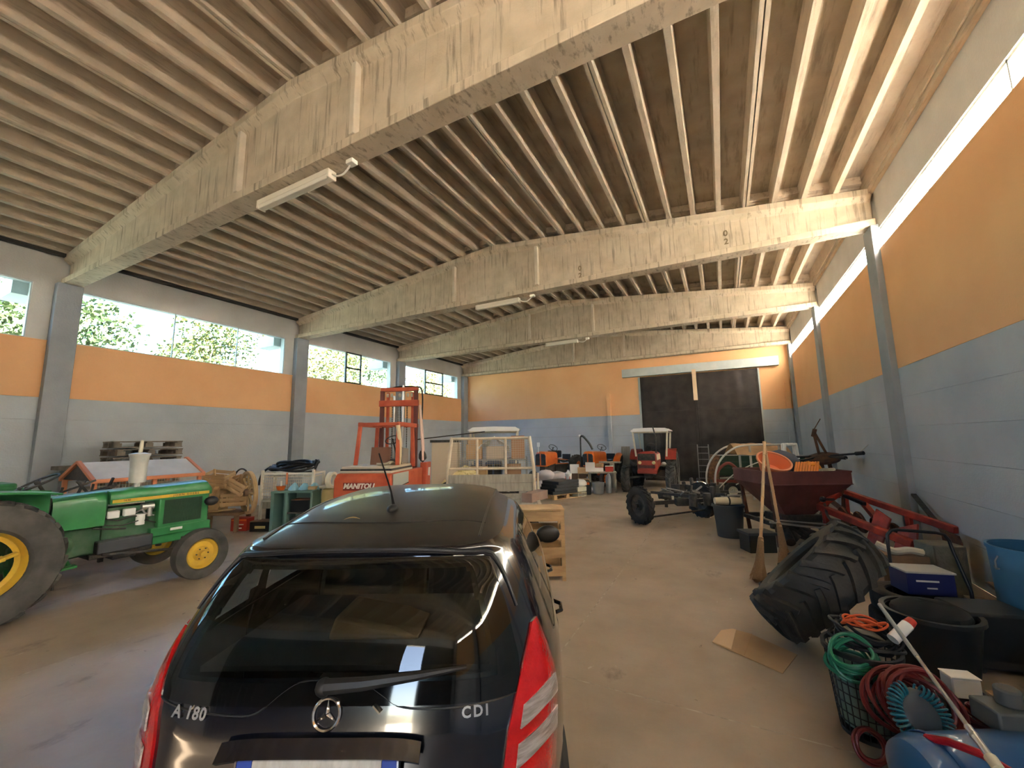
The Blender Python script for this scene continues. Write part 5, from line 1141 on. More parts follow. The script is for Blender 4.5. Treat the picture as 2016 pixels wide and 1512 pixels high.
t = thing('jerrycan', 'dark jerrycan with orange tag standing on the floor by the pallet', 'can', (-4.30, 13.95, 0), .2); MB().bx(-.13, .13, -.09, .09, 0, .42).build('can_body', M_blk, t, bevel=.03); MB().tube([(-.08, 0, .42), (-.06, 0, .47), (.06, 0, .47), (.08, 0, .42)], .014).build('handle', M_blk, t); MB().bx(-.05, .09, -.12, -.09, .34, .42).build('tag', M_org, t)
t = thing('bucket', 'grey bucket on the floor in front of the cluttered table', 'bucket', (-4.02, 14.35, 0), 0); MB().lathe([(0, 0), (.17, 0), (.21, .38), (.20, .38), (.16, .02), (0, .02)], n=24).build('bucket_body', M_grycan, t); MB().tube([(.205 * math.cos(a), .02 * math.sin(a), .37 - .12 * abs(math.sin(a))) for a in [i * PI / 8 for i in range(9)]], .008).build('handle', M_steel, t)
t = thing('plastic_bag', 'whitish plastic bag slumped beside the grey bucket', 'bag', (-4.33, 14.40, 0), 0); MB().sphere((0, 0, .11), .15, 12, sc=(1.1, .8, .8), jit=.12).build('bag', mat('milky plastic', (.62, .58, .60), .4), t)
t = thing('gas_bottle', 'slim grey canister standing at the right end of the clutter', 'canister', (-3.72, 14.6, 0), 0); MB().lathe([(0, 0), (.09, 0), (.10, .04), (.10, .55), (.05, .64), (.03, .66), (0, .66)], n=18).build('canister_body', M_grycan, t)
t = thing('concrete_slab', 'upright grey board propped beside the red tractor', 'board', (-3.78, 17.9, 0), 0, rot=(-.12, 0, .1)); MB().bx(-.18, .18, -.03, .03, 0, 1.55).build('slab', M_wold, t)
t = thing('post', 'squared wooden post standing before the right orange tractor', 'post', (-3.95, 16.2, 0), 0); MB().bx(-.08, .08, -.06, .06, 0, .95).build('post_body', M_wold, t); MB().bx(-.5, .35, -.1, .1, .95, 1.0).build('cross_board', M_wold, t)
# --- ladder leaning at the door
t = thing('ladder', 'small metal ladder leaning against the dark door', 'ladder', (-.80, 18.9, 0), 0, rot=(-.22, 0, 0))
for x in (-.21, .21): MB().bx(x - .02, x + .02, -.03, .03, 0, 1.62).build('rail', mat('old aluminium', (.22, .20, .19), .6), t)
for k in range(6): MB().bx(-.21, .21, -.015, .015, .2 + k * .26, .225 + k * .26).build('rung', mat('old aluminium', (.22, .20, .19), .6), t)
# --- tan rolled mat and bright hub in front of the ladder
t = thing('mat_roll', 'brown frayed mat roll standing on the implements before the door', 'roll', (-.42, 15.9, .30), 0, rot=(.05, .12, 0)); MB().sphere((0, 0, .0), .01, 6); MB().lathe([(0, 0), (.17, 0), (.18, .5), (.16, .98), (0, 1.0)], n=18).build('roll', mat('frayed brown', (.26, .13, .06), .9, c2=(.12, .07, .04), scale=12, bump=.6), t)
MB().bx(-.3, .3, -.2, .2, -.30, 0).build('base_box', M_iron, t)
# --- two-wheeled axle implement
t = thing('hay_rake', 'dark greasy drawbar implement on two narrow lugged wheels in the middle', 'implement', (-1.05, 10.35, 0), math.radians(-42))
farm_wheel(t, (-.10, .82, .40), .40, .17, .24, M_iron, -1, 18, .025, tm=M_tyred); farm_wheel(t, (-.10, -.98, .40), .40, .17, .24, M_iron, -1, 18, .025, tm=M_tyred)
m = MB().cyl((-.10, -.95, .42), (-.10, .78, .42), .045).bar((-.1, .55, .42), (1.15, .20, .62), .08).bar((-.1, -.55, .42), (1.15, .10, .62), .08).bar((-.4, -.4, .62), (1.0, -.4, .68), .06).bar((-.4, .4, .58), (.9, .5, .66), .05)
m.build('axle_frame', M_iron, t, bevel=.008)
m = MB(); rr = random.Random(12)
for k in range(9): x, y = rr.uniform(-.25, 1.0), rr.uniform(-.5, .5); MB().box((x, y, rr.uniform(.5, .72)), (rr.uniform(.12, .3), rr.uniform(.1, .25), rr.uniform(.1, .22)), (rr.uniform(-.3, .3), rr.uniform(-.3, .3), rr.uniform(0, 3))).build('gear_housing', M_iron, t, bevel=.01)
for k in range(5): x, y = rr.uniform(-.2, 1.1), rr.uniform(-.5, .5); MB().cyl((x, y, .5), (x, y, .5 + rr.uniform(.2, .38)), rr.uniform(.04, .09), n=12).build('gear_cap', M_iron, t)
m = MB()
for k in range(6): m.bar((rr.uniform(-.3, 1.1), rr.uniform(-.6, .6), rr.uniform(.35, .8)), (rr.uniform(-.3, 1.3), rr.uniform(-.7, .7), rr.uniform(.3, .8)), .03)
m.build('rods', mat('dull steel rod', (.28, .27, .26), .5, metal=.5), t)
MB().cyl((.05, -.98, .15), (.05, .8, .20), .02).build('drag_bar', M_iron, t)
t = thing('mower_frame', 'low dark finger-bar implement behind the two wheeled one', 'implement', (-.85, 12.35, 0), .2)
m = MB().bar((-.8, 0, .35), (.9, .1, .42), .10).bar((-.4, -.4, .3), (.3, .5, .5), .08).bar((.5, -.3, .2), (.55, .4, .7), .06)
for k in range(7): m.cyl((-.6 + k * .2, rr.uniform(-.3, .3), .2), (-.6 + k * .2, rr.uniform(-.3, .3), rr.uniform(.5, .8)), .05, n=10)
for x in (-.7, .8): m.bar((x, 0, 0), (x, 0, .4), .08)
m.build('frame', M_iron, t, bevel=.008); MB().sphere((.15, -.42, .62), .13, 12, jit=.15).build('shiny_lamp', M_chrome, t, smooth=0)
# --- arched tube frame with tan tarp, green trailer side behind
t = thing('hoop_frame', 'white bent tube hoop frame carrying a tan tarp', 'frame', (.55, 13.35, 0), math.radians(20))
M_hoop = mat('white tube', (.55, .53, .48), .5)
for y in (-.35, .35):
    MB().tube(bez([(-1.0, y, .30), (-1.0, y, .85), (-.82, y, 1.28), (-.45, y, 1.58), (.0, y, 1.66), (.75, y, 1.66)]), .026).build('hoop', M_hoop, t)
m = MB()
for x in (-.05, .70):
    for y in (-.35, .35): m.bar((x, y, .2), (x, y, 1.64), .045)
m.bar((-1.0, -.35, .32), (.75, -.35, .32), .05).bar((-1.0, .35, .32), (.75, .35, .32), .05).bar((-1.0, -.35, .32), (-1.0, .35, .32), .05)
m.tube(bez([(-.95, -.36, .5), (-.5, -.38, .9), (0, -.38, 1.15), (.5, -.38, 1.3)]), .014).tube(bez([(-.5, -.38, .6), (0, -.4, .9), (.3, -.4, 1.25)]), .014); m.build('posts', M_hoop, t)
for x in (-.95, .7):
    for y in (-.35, .35): MB().cyl((x, y - .03, .15), (x, y + .03, .15), .15, n=18).build('castor', M_iron, t)
MB().sheet(lambda u, v: (-.42 + 1.42 * u, -.45 + .9 * v, 1.70 - .30 * abs(2 * v - 1) ** 1.5 - .10 * max(0, 2 * u - 1.4) + .012 * math.sin(u * 20)), 20, 12, .008).build('tarp', mat('tan tarp', (.40, .25, .12), .85, c2=(.34, .20, .10), scale=5, bump=.2), t)
t = thing('green_trailer', 'dark green trailer side behind the hoop frame', 'trailer', (1.05, 16.3, 0), 0)
for k in range(3): MB().bx(-1.35, 1.35, -.03, .03, .62 + k * .21, .82 + k * .21).build('side_board', mat('dark green boards', (.012, .045, .02), .5), t, bevel=.004)
MB().bx(-1.35, 1.35, .03, 1.4, .55, .62).bx(-1.35, -1.3, .0, 1.4, .62, 1.2).bx(1.3, 1.35, 0, 1.4, .62, 1.2).build('body', mat('dark green boards', (.012, .045, .02), .5), t); MB().bx(-1.38, 1.38, -.04, .0, 1.24, 1.27).build('top_rail', M_steel, t)
for x in (-.85, .85): farm_wheel(t, (x, .2, .32), .32, .2, .18, M_iron, -1, 0, tm=M_tyred)
# red wheeled frame
t = thing('wheeled_implement', 'rusty red wheeled frame under the hoop frame', 'implement', (.10, 14.55, 0), .3)
MB().tube(bez([(-.45, 0, .25), (-.40, 0, .75), (-.05, 0, 1.08), (.25, 0, .85), (.45, 0, .45)]), .045).bar((-.45, 0, .55), (.55, .05, .5), .09).bar((-.45, 0, .3), (-.4, .4, .3), .06).bar((.5, 0, .2), (.5, .05, .6), .06).build('bent_bar', mat('faded red iron', (.28, .06, .04), .6), t)
farm_wheel(t, (0, -.12, .25), .25, .14, .14, M_cream, -1, 0, tm=M_tyred)
MB().bar((-.3, 0, .62), (.2, -.1, .66), .05).build('pale_rod', M_wold, t)
# white tube gate
t = thing('tube_gate', 'white steel U frames standing behind the hopper near the corner', 'frame', (1.55, 12.9, 0), RZ)
for k, y in enumerate((0, .12)): MB().tube(bez([(-.16 + .02 * k, y, .3), (-.16 + .02 * k, y, 1.55), (-.08, y, 1.66), (.08, y, 1.66), (.16, y, 1.55), (.16, y, .3)], 5), .035).build('u_tube', M_wht, t)
MB().bx(-.3, .3, -.1, .25, 0, .30).build('foot', M_iron, t)
# --- tedder on the right wall
t = thing('hay_tedder', 'rusty disc tedder head with black arms tilted against the right wall', 'implement', (1.98, 11.6, 0), 0)
c0 = V(0, 0, 1.42); m = MB(); m.lathe([(0, .06), (.16, .06), (.33, .0), (.36, -.05), (.30, -.12), (.12, -.16), (0, -.16)], c0, (-.15, -.18, 1), 26); m.build('disc', M_rust, t)
for k, (dx, dy, dz, L) in enumerate(((-.9, -.1, -.02, .85), (-.75, -.6, -.12, .78), (.55, -.75, .10, .95), (.35, -.9, .0, .75), (.5, .7, 0, .7))):
    d = V(dx, dy, dz).normalized(); m = MB(); m.cyl(c0 + d * .2, c0 + d * L, .022); m.cyl(c0 + d * (L - .16), c0 + d * L, .04); m.build('arm', M_blk, t)
    MB().cyl(c0 + d * (L - .1), c0 + d * (L + .12) + V(0, 0, .16 if k == 2 else -.05), .007).build('tine', M_steel, t)
MB().bar(c0 + V(-.06, 0, .05), c0 + V(-.12, -.05, .50), .05).bar(c0 + V(.08, 0, .05), c0 + V(-.10, -.05, .52), .04).bar(c0 + V(-.14, -.05, .45), c0 + V(-.10, -.1, .62), .06).cyl(c0 + V(-.12, -.08, .6), c0 + V(.02, -.12, .85), .010).build('lift_arm', M_rust, t)
MB().bar(c0 + V(-.05, 0, -.1), (.02, .1, .45), .09).bar(c0 + V(.10, 0, -.1), (.22, .1, .5), .07).bar((.0, .1, .5), (.28, -.6, .20), .07).bar((.05, .1, .5), (-.1, .4, 0), .07).bar((.28, -.6, .2), (.30, -.7, 0), .07).build('column', M_rust, t)
MB().bar((-.1, -.25, .72), (.25, -.35, .80), .035).sphere((.27, -.36, .80), .05, 8).build('lever', M_blk, t)
# --- spreader hopper
H = thing('spreader_hopper', 'maroon tapered spreader hopper filled with orange baskets and cloths', 'hopper', (1.02, 9.2, 0), RZ)
W, D = .72, .56
def hop(x, y, z): return (x, y, z)
m = MB(); top = [(-W, -D), (W, -D), (W, D), (-W, D)]; a, b, c = 1.27, 1.06, .50
for s, (p0, p1) in enumerate(((0, 1), (1, 2), (2, 3), (3, 0))):
    A, B = top[p0], top[p1]; q = .36
    m.add([(A[0], A[1], a), (B[0], B[1], a), (B[0], B[1], b), (A[0], A[1], b), (B[0] * q, B[1] * q, c), (A[0] * q, A[1] * q, c)], [(3, 2, 1, 0), (5, 4, 2, 3)])
o = m.build('hopper_body', M_maroon, H, smooth=0); o.modifiers.new('s', 'SOLIDIFY').thickness = .012
MB().bar((-W, -D, a), (W, -D, a), .03).bar((-W, D, a), (W, D, a), .03).bar((-W, -D, a), (-W, D, a), .03).bar((W, -D, a), (W, D, a), .03).bar((-W, -D - .01, b), (W, -D - .01, b), .015).build('rim', M_maroon, H)
MB().bx(-.66, .66, -.50, .50, 1.02, 1.18).build('load_base', M_wold, H)
MB().bx(-.36, .36, -.25, .25, .36, .50).bar((-.7, -.5, .40), (.75, -.5, .36), .08).bar((-.7, .5, .40), (.75, .5, .36), .08).bar((-.6, -.5, .38), (-.6, .5, .38), .07).bar((.6, -.5, .38), (.6, .5, .38), .07).build('chassis', M_iron, H, bevel=.01)
for (x, y) in ((-.55, -.42), (.55, -.42), (-.55, .42), (.55, .42)): MB().bar((x, y, 0), (x * 1.15, y * 1.15, 1.08), .05).build('leg', M_rust, H)
m = MB()
for k in range(8): m.cyl((rr.uniform(-.5, .5), rr.uniform(-.5, .3), .08), (rr.uniform(-.5, .5), rr.uniform(-.5, .3), rr.uniform(.2, .42)), rr.uniform(.04, .1), n=12)
m.build('gearing', M_iron, H); MB().bar((-.8, -.62, .46), (.5, -.66, .30), .03).bar((-.7, -.64, .50), (.7, -.66, .36), .02).build('control_rod', M_steel, H)
def onh(x, y, z): return tuple(Vector((1.02, 9.2, 0)) + Matrix.Rotation(RZ, 3, 'Z') @ V(x, y, z))
t = thing('basket', 'orange round basket tipped at the left end of the maroon hopper', 'basket', onh(-.44, -.20, 1.27), RZ, rot=(.6, 0, RZ)); MB().lathe([(0, .01), (.17, 0), (.27, .22), (.26, .22), (.16, .03), (0, .03)], n=26).build('basket_bowl', mat('orange plastic', (.75, .20, .07), .5), t); MB().lathe([(.255, .21), (.285, .21), (.285, .235), (.255, .235)], n=26, closed=True).build('rim', M_salmon, t)
t = thing('blue_grey_cover', 'dark blue-grey cover heaped in the middle of the hopper', 'cover', onh(-.05, .12, 1.19), RZ); MB().sphere((0, 0, .12), .34, 16, sc=(1.10, .75, .95), jit=.03).flat().build('cover', mat('blue grey cloth', (.07, .085, .12), .8), t)
t = thing('net_bundle', 'orange and white netting bundle on the right of the hopper', 'netting', onh(.10, -.24, 1.21), RZ)
m = MB()
for k in range(9): m.bar((-.22 + k * .05, -.12, .02), (.0 + k * .05, .12, .20), .03)
m.build('orange_netting', mat('orange netting', (.78, .27, .05), .6), t)
t = thing('orange_rag', 'bright orange rag bundle beside the netting in the hopper', 'rag', onh(.34, -.10, 1.20), RZ); MB().sphere((0, 0, .10), .16, 12, sc=(1.3, .8, .75), jit=.12).flat().build('rag', mat('bright orange cloth', (.85, .33, .03), .7), t)
t = thing('rope_tangle', 'dirty white rope and scraps at the right end of the hopper', 'rope', onh(.52, -.22, 1.20), RZ); m = MB()
for k in range(7): m.tube(bez([(rr.uniform(-.2, .2), rr.uniform(-.2, .2), rr.uniform(0, .1)) for _ in range(5)], 6), .014)
m.build('rope', M_cream, t); MB().sphere((0, 0, 0.02), .16, 10, sc=(1.4, 1, .5), jit=.15).build('scrap', M_wold, t)
# --- bins left of the hopper
for k, (x, y, lab) in enumerate(((.40, 9.75, 'dark grey rubber bin on the floor left of the maroon hopper'),)):
    t = thing('rubber_bin', lab, 'bin', (-.02, 9.15, 0), RZ); MB().lathe([(0, 0), (.22, 0), (.27, .58), (.255, .58), (.20, .03), (0, .03)], n=28).build('bin_body', M_slate, t); MB().lathe([(.26, .56), (.29, .56), (.29, .60), (.26, .60)], n=28, closed=True).build('rim', M_slate, t)
t = thing('foam_roll', 'pale yellow roll lying across the rubber bin', 'roll', (-.02, 9.15, .66), RZ - .1, rot=(0, PI / 2, RZ - .1)); MB().lathe([(0, -.24), (.065, -.24), (.075, 0), (.065, .24), (0, .24)], n=18).build('roll', mat('pale foam', (.72, .60, .40), .8), t); MB().lathe([(.068, .0), (.080, .0), (.080, .03), (.068, .03)], n=18, closed=True).build('strap', M_iron, t)
t = thing('black_crate', 'low black plastic crate under the hopper corner', 'crate', (.38, 8.20, 0), RZ); MB().bx(-.22, .22, -.16, .16, 0, .30).build('crate_body', M_blk, t, bevel=.01); MB().bx(-.24, .24, -.18, .18, .28, .32).build('rim', M_slate, t)
# --- brooms
def broom(lab, base, topp, bristles=True):
    t = thing('broom', lab, 'broom', base, 0, group='bamboo brooms leaning on the hopper'); d = V(*topp) - V(*base); L = d.length; u = d.normalized(); bl = .62
    m = MB(); N = 7; 
    for k in range(N):
        z0, z1 = bl * .8 + (L - bl * .8) * k / N, bl * .8 + (L - bl * .8) * (k + 1) / N; m.cyl(u * z0, u * (z1 - .004), .023, .021, n=12); m.cyl(u * (z1 - .010), u * (z1 + .004), .0255, n=12)
    m.build('handle', M_bamboo, t)
    m = MB()
    q = u.cross(V(.6, -.8, 0)).normalized(); w_ = u.cross(q); rb = random.Random(4)
    m.add([u * 0 + (q * math.cos(a) * .085 + w_ * math.sin(a) * .05) for a in [i * PI / 8 for i in range(16)]] + [u * .30 + (q * math.cos(a) * .062 + w_ * math.sin(a) * .045) for a in [i * PI / 8 for i in range(16)]] + [u * bl + (q * math.cos(a) * .034 + w_ * math.sin(a) * .034) for a in [i * PI / 8 for i in range(16)]], [(i, (i + 1) % 16, 16 + (i + 1) % 16, 16 + i) for i in range(16)] + [(16 + i, 16 + (i + 1) % 16, 32 + (i + 1) % 16, 32 + i) for i in range(16)])
    for k in range(150): a = rb.uniform(0, 6.28); r = rb.uniform(.7, 1.35); m.cyl(u * rb.uniform(.2, .42) + (q * math.cos(a) * .035 + w_ * math.sin(a) * .03), (q * math.cos(a) * .10 * r + w_ * math.sin(a) * .06 * r) + u * rb.uniform(-.0, .03), .0025, n=4)
    m.build('bristles', M_straw, t); MB().cyl(u * (bl - .05), u * (bl + .02), .038, .03, n=12).build('binding', M_bamboo, t)
broom('bamboo handled broom, the left one, bristles down on the floor', (.27, 6.42, .02), (.60, 7.90, 1.80))
broom('bamboo handled broom, the right one, its bristles behind the big tyre', (.67, 7.25, .02), (.60, 8.05, 1.80))
# --- red implements on the right
t = thing('red_plough', 'red steel plough frame behind the big leaning tyre', 'implement', (2.02, 8.35, 0), math.radians(-62))
MB().bar((-.80, .15, .92), (.9, .25, .62), .09).bar((-.80, .15, .92), (-.72, -.35, .68), .08).bar((-.72, -.35, .68), (.9, -.35, .45), .10).bar((-.5, .2, .82), (.5, -.3, .5), .08).prism([(0, 0), (.35, .05), (.30, .55), (.05, .45)], (.55, -.36, .15), (1, 0, 0), (0, .3, 1), .03).prism([(0, 0), (.25, 0), (.35, .5), (.1, .6)], (.15, -.38, .2), (1, 0, 0), (0, .3, 1), .03).bar((-.66, -.3, .0), (-.66, -.3, .68), .07).bar((.3, .2, 0), (.3, .2, .7), .07).bar((.8, -.3, 0), (.8, -.3, .5), .07).bar((-.74, .15, .0), (-.74, .15, .9), .06).build('frame', M_redi, t, bevel=.01)
m = MB()
for k in range(4): m.lathe([(0, 0), (.16, .02), (.17, .0), (.16, -.02)], (-.5 + k * .3, -.1, .55 - .03 * k), (.3, 1, .2), 20)
m.build('discs', M_rust, t); MB().bar((-.7, -.1, .80), (-.35, -.55, .86), .04).sphere((-.35, -.55, .86), .05, 8).bar((-.7, .1, .86), (-.2, .0, .80), .05).build('hitch_levers', M_blk, t)
MB().tube(bez([(-.65, -.3, .74), (-.3, -.5, .55), (.2, -.5, .45)]), .02).build('hose', M_iron, t)
t = thing('rusty_share', 'rusty curved share standing between the red plough and the wall', 'implement', (2.35, 7.35, 0), 0); MB().sheet(lambda u, v: (-.1 + .25 * math.sin(v * 2), -.25 + .5 * u, .65 * v), 6, 8, .02).bar((0, 0, 0), (.05, .1, .5), .06).build('share', M_rust, t)
o = MB().bar((2.60, 8.75, .95), (2.55, 7.35, .42), .06, .03).build('iron_bar', M_iron); tag(o, 'dark iron bar sloping along the right wall', 'bar')
t = thing('motor', 'dark motor on the floor between the big tyre and the plough', 'motor', (1.75, 7.1, 0), 0); MB().cyl((-.2, 0, .25), (.2, 0, .25), .16, n=20).bx(-.25, .25, -.18, .18, 0, .10).build('motor_body', M_iron, t, bevel=.01); MB().sphere((.1, -.1, .38), .09, 10, jit=.1).build('pump', M_grycan, t)
# ================================================================== RIGHT FOREGROUND
def torus_tyre(t, Rr, wd, ri, c=(0, 0, 0), ax=(0, 0, 1), lug=0, mt=None, lugh=.045, name='tyre_body'):
    m = MB(); h = wd / 2; m.lathe([(ri, -h * .80), (ri * 1.05, -h * .96), (Rr * .80, -h * 1.02), (Rr * .93, -h * .96), (Rr * .985, -h * .80), (Rr, -h * .3), (Rr, h * .3), (Rr * .985, h * .80), (Rr * .93, h * .96), (Rr * .80, h * 1.02), (ri * 1.05, h * .96), (ri, h * .80), (ri * 1.04, h * .62), (Rr * .90, h * .70), (Rr * .93, 0), (Rr * .90, -h * .70), (ri * 1.04, -h * .62)], c, ax, 72, closed=True)
    if lug:
        x, y, d = frame_of(ax)
        for k in range(lug):
            for s in (-1, 1):
                a0 = 2 * PI * (k + (.5 if s > 0 else 0)) / lug; sp = 2 * PI / lug * 1.05; n = 5; vs = []
                for i in range(n + 1):
                    q = i / n; a = a0 + sp * (q ** 1.3); z = s * h * (-.10 + 1.08 * q); rr_ = Rr * (1 - .06 * q ** 3); wl = 2 * PI * Rr / lug * (.17 + .06 * q)
                    e = x * math.cos(a) + y * math.sin(a); tg = (-x * math.sin(a) + y * math.cos(a)) * .94 + d * s * (-.34); lo = Vector(c) + e * (rr_ - .012) + d * z; hi = Vector(c) + e * (rr_ + lugh) + d * z
                    vs += [lo - tg * wl, lo + tg * wl, hi + tg * wl * .72, hi - tg * wl * .72]
                f = [(3, 2, 1, 0), (n * 4, n * 4 + 1, n * 4 + 2, n * 4 + 3)]
                for i in range(n):
                    for j in range(4): f.append((i * 4 + j, i * 4 + (j + 1) % 4, i * 4 + 4 + (j + 1) % 4, i * 4 + 4 + j))
                m.add(vs, f)
    return m.build(name, mt or M_tyred, t, smooth=35)
M_big = mat('big old tyre rubber', (.022, .021, .019), .60, c2=(.045, .042, .036), scale=2.5, bump=.3, bscale=30)
ax = V(-.62, .12, .60).normalized()
big = thing('old_tyre', 'huge black lugged tractor tyre leaning over on the right, no rim', 'tyre', (.65, 4.80, .58))
torus_tyre(big, .545, .44, .31, (0, 0, 0), ax, 21, M_big, .038)
gblk = 'worn black car tyres stacked behind the big tyre'
for k, (x, y, z, r, lab) in enumerate(((1.50, 5.45, .10, .34, 'lowest black car tyre under the blue box'), (1.52, 5.47, .295, .33, 'second black car tyre under the blue box'))):
    t = thing('old_tyre', lab, 'tyre', (x, y, z), 0, gblk); torus_tyre(t, r, .19, .20, mt=M_tyred)
t = thing('plastic_tub', 'black plastic tub in the dark heap right of the big tyre', 'tub', (1.42, 4.80, 0), .3)
m = MB(); m.lathe([(0, 0), (.24, 0), (.30, .42), (.28, .42), (.22, .03), (0, .03)], n=30); m.build('tub_body', M_blk, t); MB().lathe([(.285, .41), (.32, .41), (.32, .44), (.285, .44)], n=30, closed=True).build('rim', M_blk, t)
o = MB().sphere((0, 0, .0), .26, 16, sc=(1, 1, .35), jit=.05).build('black_sacking', mat('black sacking', (.012, .012, .013), .9), None, loc=(1.42, 4.80, .42)); tag(o, 'black sacking filling the plastic tub', 'sack')
t = thing('speaker_case', 'large black case standing upright behind the tub, below the handle', 'case', (1.86, 5.02, 0), .25); MB().bx(-.26, .22, -.18, .20, .04, .46).build('case_body', M_blk, t, bevel=.02)
for x in (-.2, .16):
    for y in (-.12, .14): MB().cyl((x, y - .02, .03), (x, y + .02, .03), .03, n=12).build('castor', M_iron, t)
t = thing('trolley', 'black tubular trolley handle rising beside the blue box', 'trolley', (1.72, 5.62, 0), .10)
MB().tube([(-.27, .12, .02), (-.27, .12, .78), (-.265, .12, .86), (-.23, .12, .905), (-.18, .12, .915), (.13, .12, .905), (.19, .12, .89), (.22, .12, .84), (.235, .12, .76), (.27, .0, .40), (.27, -.02, .02)], .015, 10).build('tube_handle', M_blk, t)
MB().bx(-.27, .27, .0, .14, .02, .05).build('foot_plate', M_iron, t)
t = thing('blue_box', 'dark blue printed box sitting on the black tyres by the handle', 'box', (1.60, 5.50, .395), .25)
MB().bx(-.19, .19, -.13, .13, 0, .20).build('box_body', M_navy, t, bevel=.006); MB().bx(-.20, .20, -.14, .14, .195, .212).build('lid', mat('grey lid', (.45, .45, .44), .6), t, bevel=.003)
for a, b, c, d in ((-.12, .06, .12, .135), (-.04, .04, .06, .072)): MB().bx(a, b, -.135, -.129, c, d).build('print', M_prw, t, smooth=0)
t = thing('stone_block', 'olive grey square block standing against the right wall', 'block', (2.16, 6.75, 0), .3); MB().bx(-.16, .17, -.15, .15, 0, .62).build('block_body', mat('olive grey stone', (.16, .15, .11), .9, c2=(.22, .20, .15), scale=6, bump=.4), t, bevel=.015)
t = thing('crate', 'brown wooden crate with pale rags behind the black handle', 'crate', (1.72, 6.55, 0), .2); MB().bx(-.24, .20, -.18, .18, 0, .50).build('crate_body', M_wbrn, t, bevel=.008)
MB().bx(-.25, .21, -.19, .19, .44, .52).build('top_frame', M_wbrn, t, bevel=.004)
o = MB().tube(bez([(-.22, -.1, .10), (-.14, -.12, .06), (-.05, -.1, .03), (.08, -.08, .05), (.20, -.05, .03)]), .04, 8, rad=None).build('pale_rag', mat('pale rag', (.62, .56, .44), .9), None, loc=(1.72, 6.50, .525)); tag(o, 'twisted pale rag lying on the brown wooden crate', 'rag')
for k, (a, b, w_, lab) in enumerate((((2.32, 6.55, .10), (2.18, 5.05, .03), .16, 'wide brown board lying on the floor along the right wall'), ((2.52, 6.6, .26), (2.58, 5.0, .06), .14, 'brown board leaning low on the right wall behind the drum'), ((2.0, 6.2, .05), (1.98, 4.9, .03), .07, 'narrow reddish batten lying left of the blue drum'))):
    o = MB().bar(a, b, w_, .03).build('board', M_wbrn if k else mat('pale brown board', (.33, .23, .14), .85), None, bevel=.004); tag(o, lab, 'board', 'boards along the right wall')
dr_ = thing('drum', 'big open blue plastic drum cut off at the right edge', 'drum', (2.345, 5.30, 0), 0)
MB().lathe([(0, .01), (.265, 0), (.285, .04), (.30, .30), (.305, .60), (.315, .90), (.300, .90), (.290, .60), (.285, .30), (.27, .05), (0, .04)], n=48).build('drum_body', M_blue, dr_); MB().lathe([(.305, .885), (.325, .885), (.325, .915), (.305, .915)], n=48, closed=True).build('rim', M_blue, dr_)
MB().tube([(-.31, -.10, .84), (-.335, -.11, .80), (-.335, -.11, .74)], .007).tube([(-.335, -.15, .745), (-.340, -.12, .735), (-.325, -.06, .745)], .007).build('hook_handle', M_grycan, dr_)
# flattened cardboard on the floor
t = thing('cardboard_sheet', 'flat piece of tan cardboard on the floor by the big tyre', 'cardboard', (0, 0, 0))
m = MB(); m.prism([(-.235, 4.46), (-.16, 4.75), (-.06, 4.83), (.08, 4.80), (.43, 4.53), (.28, 4.14)], (0, 0, .004), (1, 0, 0), (0, 1, 0), .006); m.build('sheet', mat('tan floor cardboard', (.46, .31, .17), .8, c2=(.40, .26, .14), scale=3), t, smooth=0)
MB().prism([(-.235, 4.46), (-.16, 4.75), (-.06, 4.83), (-.03, 4.82), (-.08, 4.38)], (0, 0, .0105), (1, 0, 0), (0, 1, 0), .004).build('flap', mat('pale card face', (.60, .42, .25), .8), t, smooth=0); MB().bar((.02, 4.33, .0115), (.10, 4.80, .0115), .004, .002).build('fold', M_cart, t)
# basket of hoses and the coils
bk = thing('wire_basket', 'black mesh basket overflowing with hoses in the right foreground', 'basket', (.70, 3.62, 0), 0)
m = MB()
for z in [.02 + i * .06 for i in range(9)]: r = .15 + .05 * z / .5; m.tube([(r * math.cos(a), r * math.sin(a), z) for a in [i * PI / 12 for i in range(24)]], .004, 5, closed=True)
for k in range(28): a = k * 2 * PI / 28; m.cyl((.15 * math.cos(a), .15 * math.sin(a), .0), (.20 * math.cos(a), .20 * math.sin(a), .50), .0035, n=5)
stuff(m.build('mesh_wall', M_blk, bk)); MB().cyl((0, 0, .0), (0, 0, .02), .155, n=24).build('base', M_blk, bk); MB().lathe([(.195, .49), (.215, .49), (.215, .52), (.195, .52)], n=28, closed=True).build('rim', M_blk, bk)
MB().lathe([(0, .05), (.14, .05), (.175, .40), (0, .40)], n=20).build('lining', mat('grey green bag', (.13, .20, .18), .5), bk)
def coil(name, lab, cat, loc, mt, R0, r, loops, wob, seed, ell=(1, 1), tiltv=(0, 0, 0), hz=.02, grp=None):
    rr_ = random.Random(seed); t = MB()
    for k in range(loops):
        q = R0 * rr_.uniform(.82, 1.05); ph = rr_.uniform(0, 6); dx, dy = rr_.uniform(-wob, wob), rr_.uniform(-wob, wob)
        t.tube([(q * ell[0] * math.cos(a) + dx, q * ell[1] * math.sin(a) + dy, k * hz + wob * math.sin(2 * a + ph)) for a in [i * PI / 18 for i in range(36)]], r, 7, closed=True)
    o = t.build(name, mt, None, loc=loc, rot=tiltv); tag(o, lab, cat, grp); return o
M_hgr = mat('green hose', (.02, .20, .11), .35); M_hred = mat('dark red hose', (.16, .018, .016), .4); M_hor = mat('orange cord', (.60, .09, .02), .5); M_hbk = mat('black hose', (.012, .012, .014), .5)
coil('green_hose', 'bright green hose bundled in the top of the mesh basket', 'hose', (.63, 3.55, .42), M_hgr, .13, .011, 9, .02, 3, (1, .8), (.6, -.3, .5), .016)
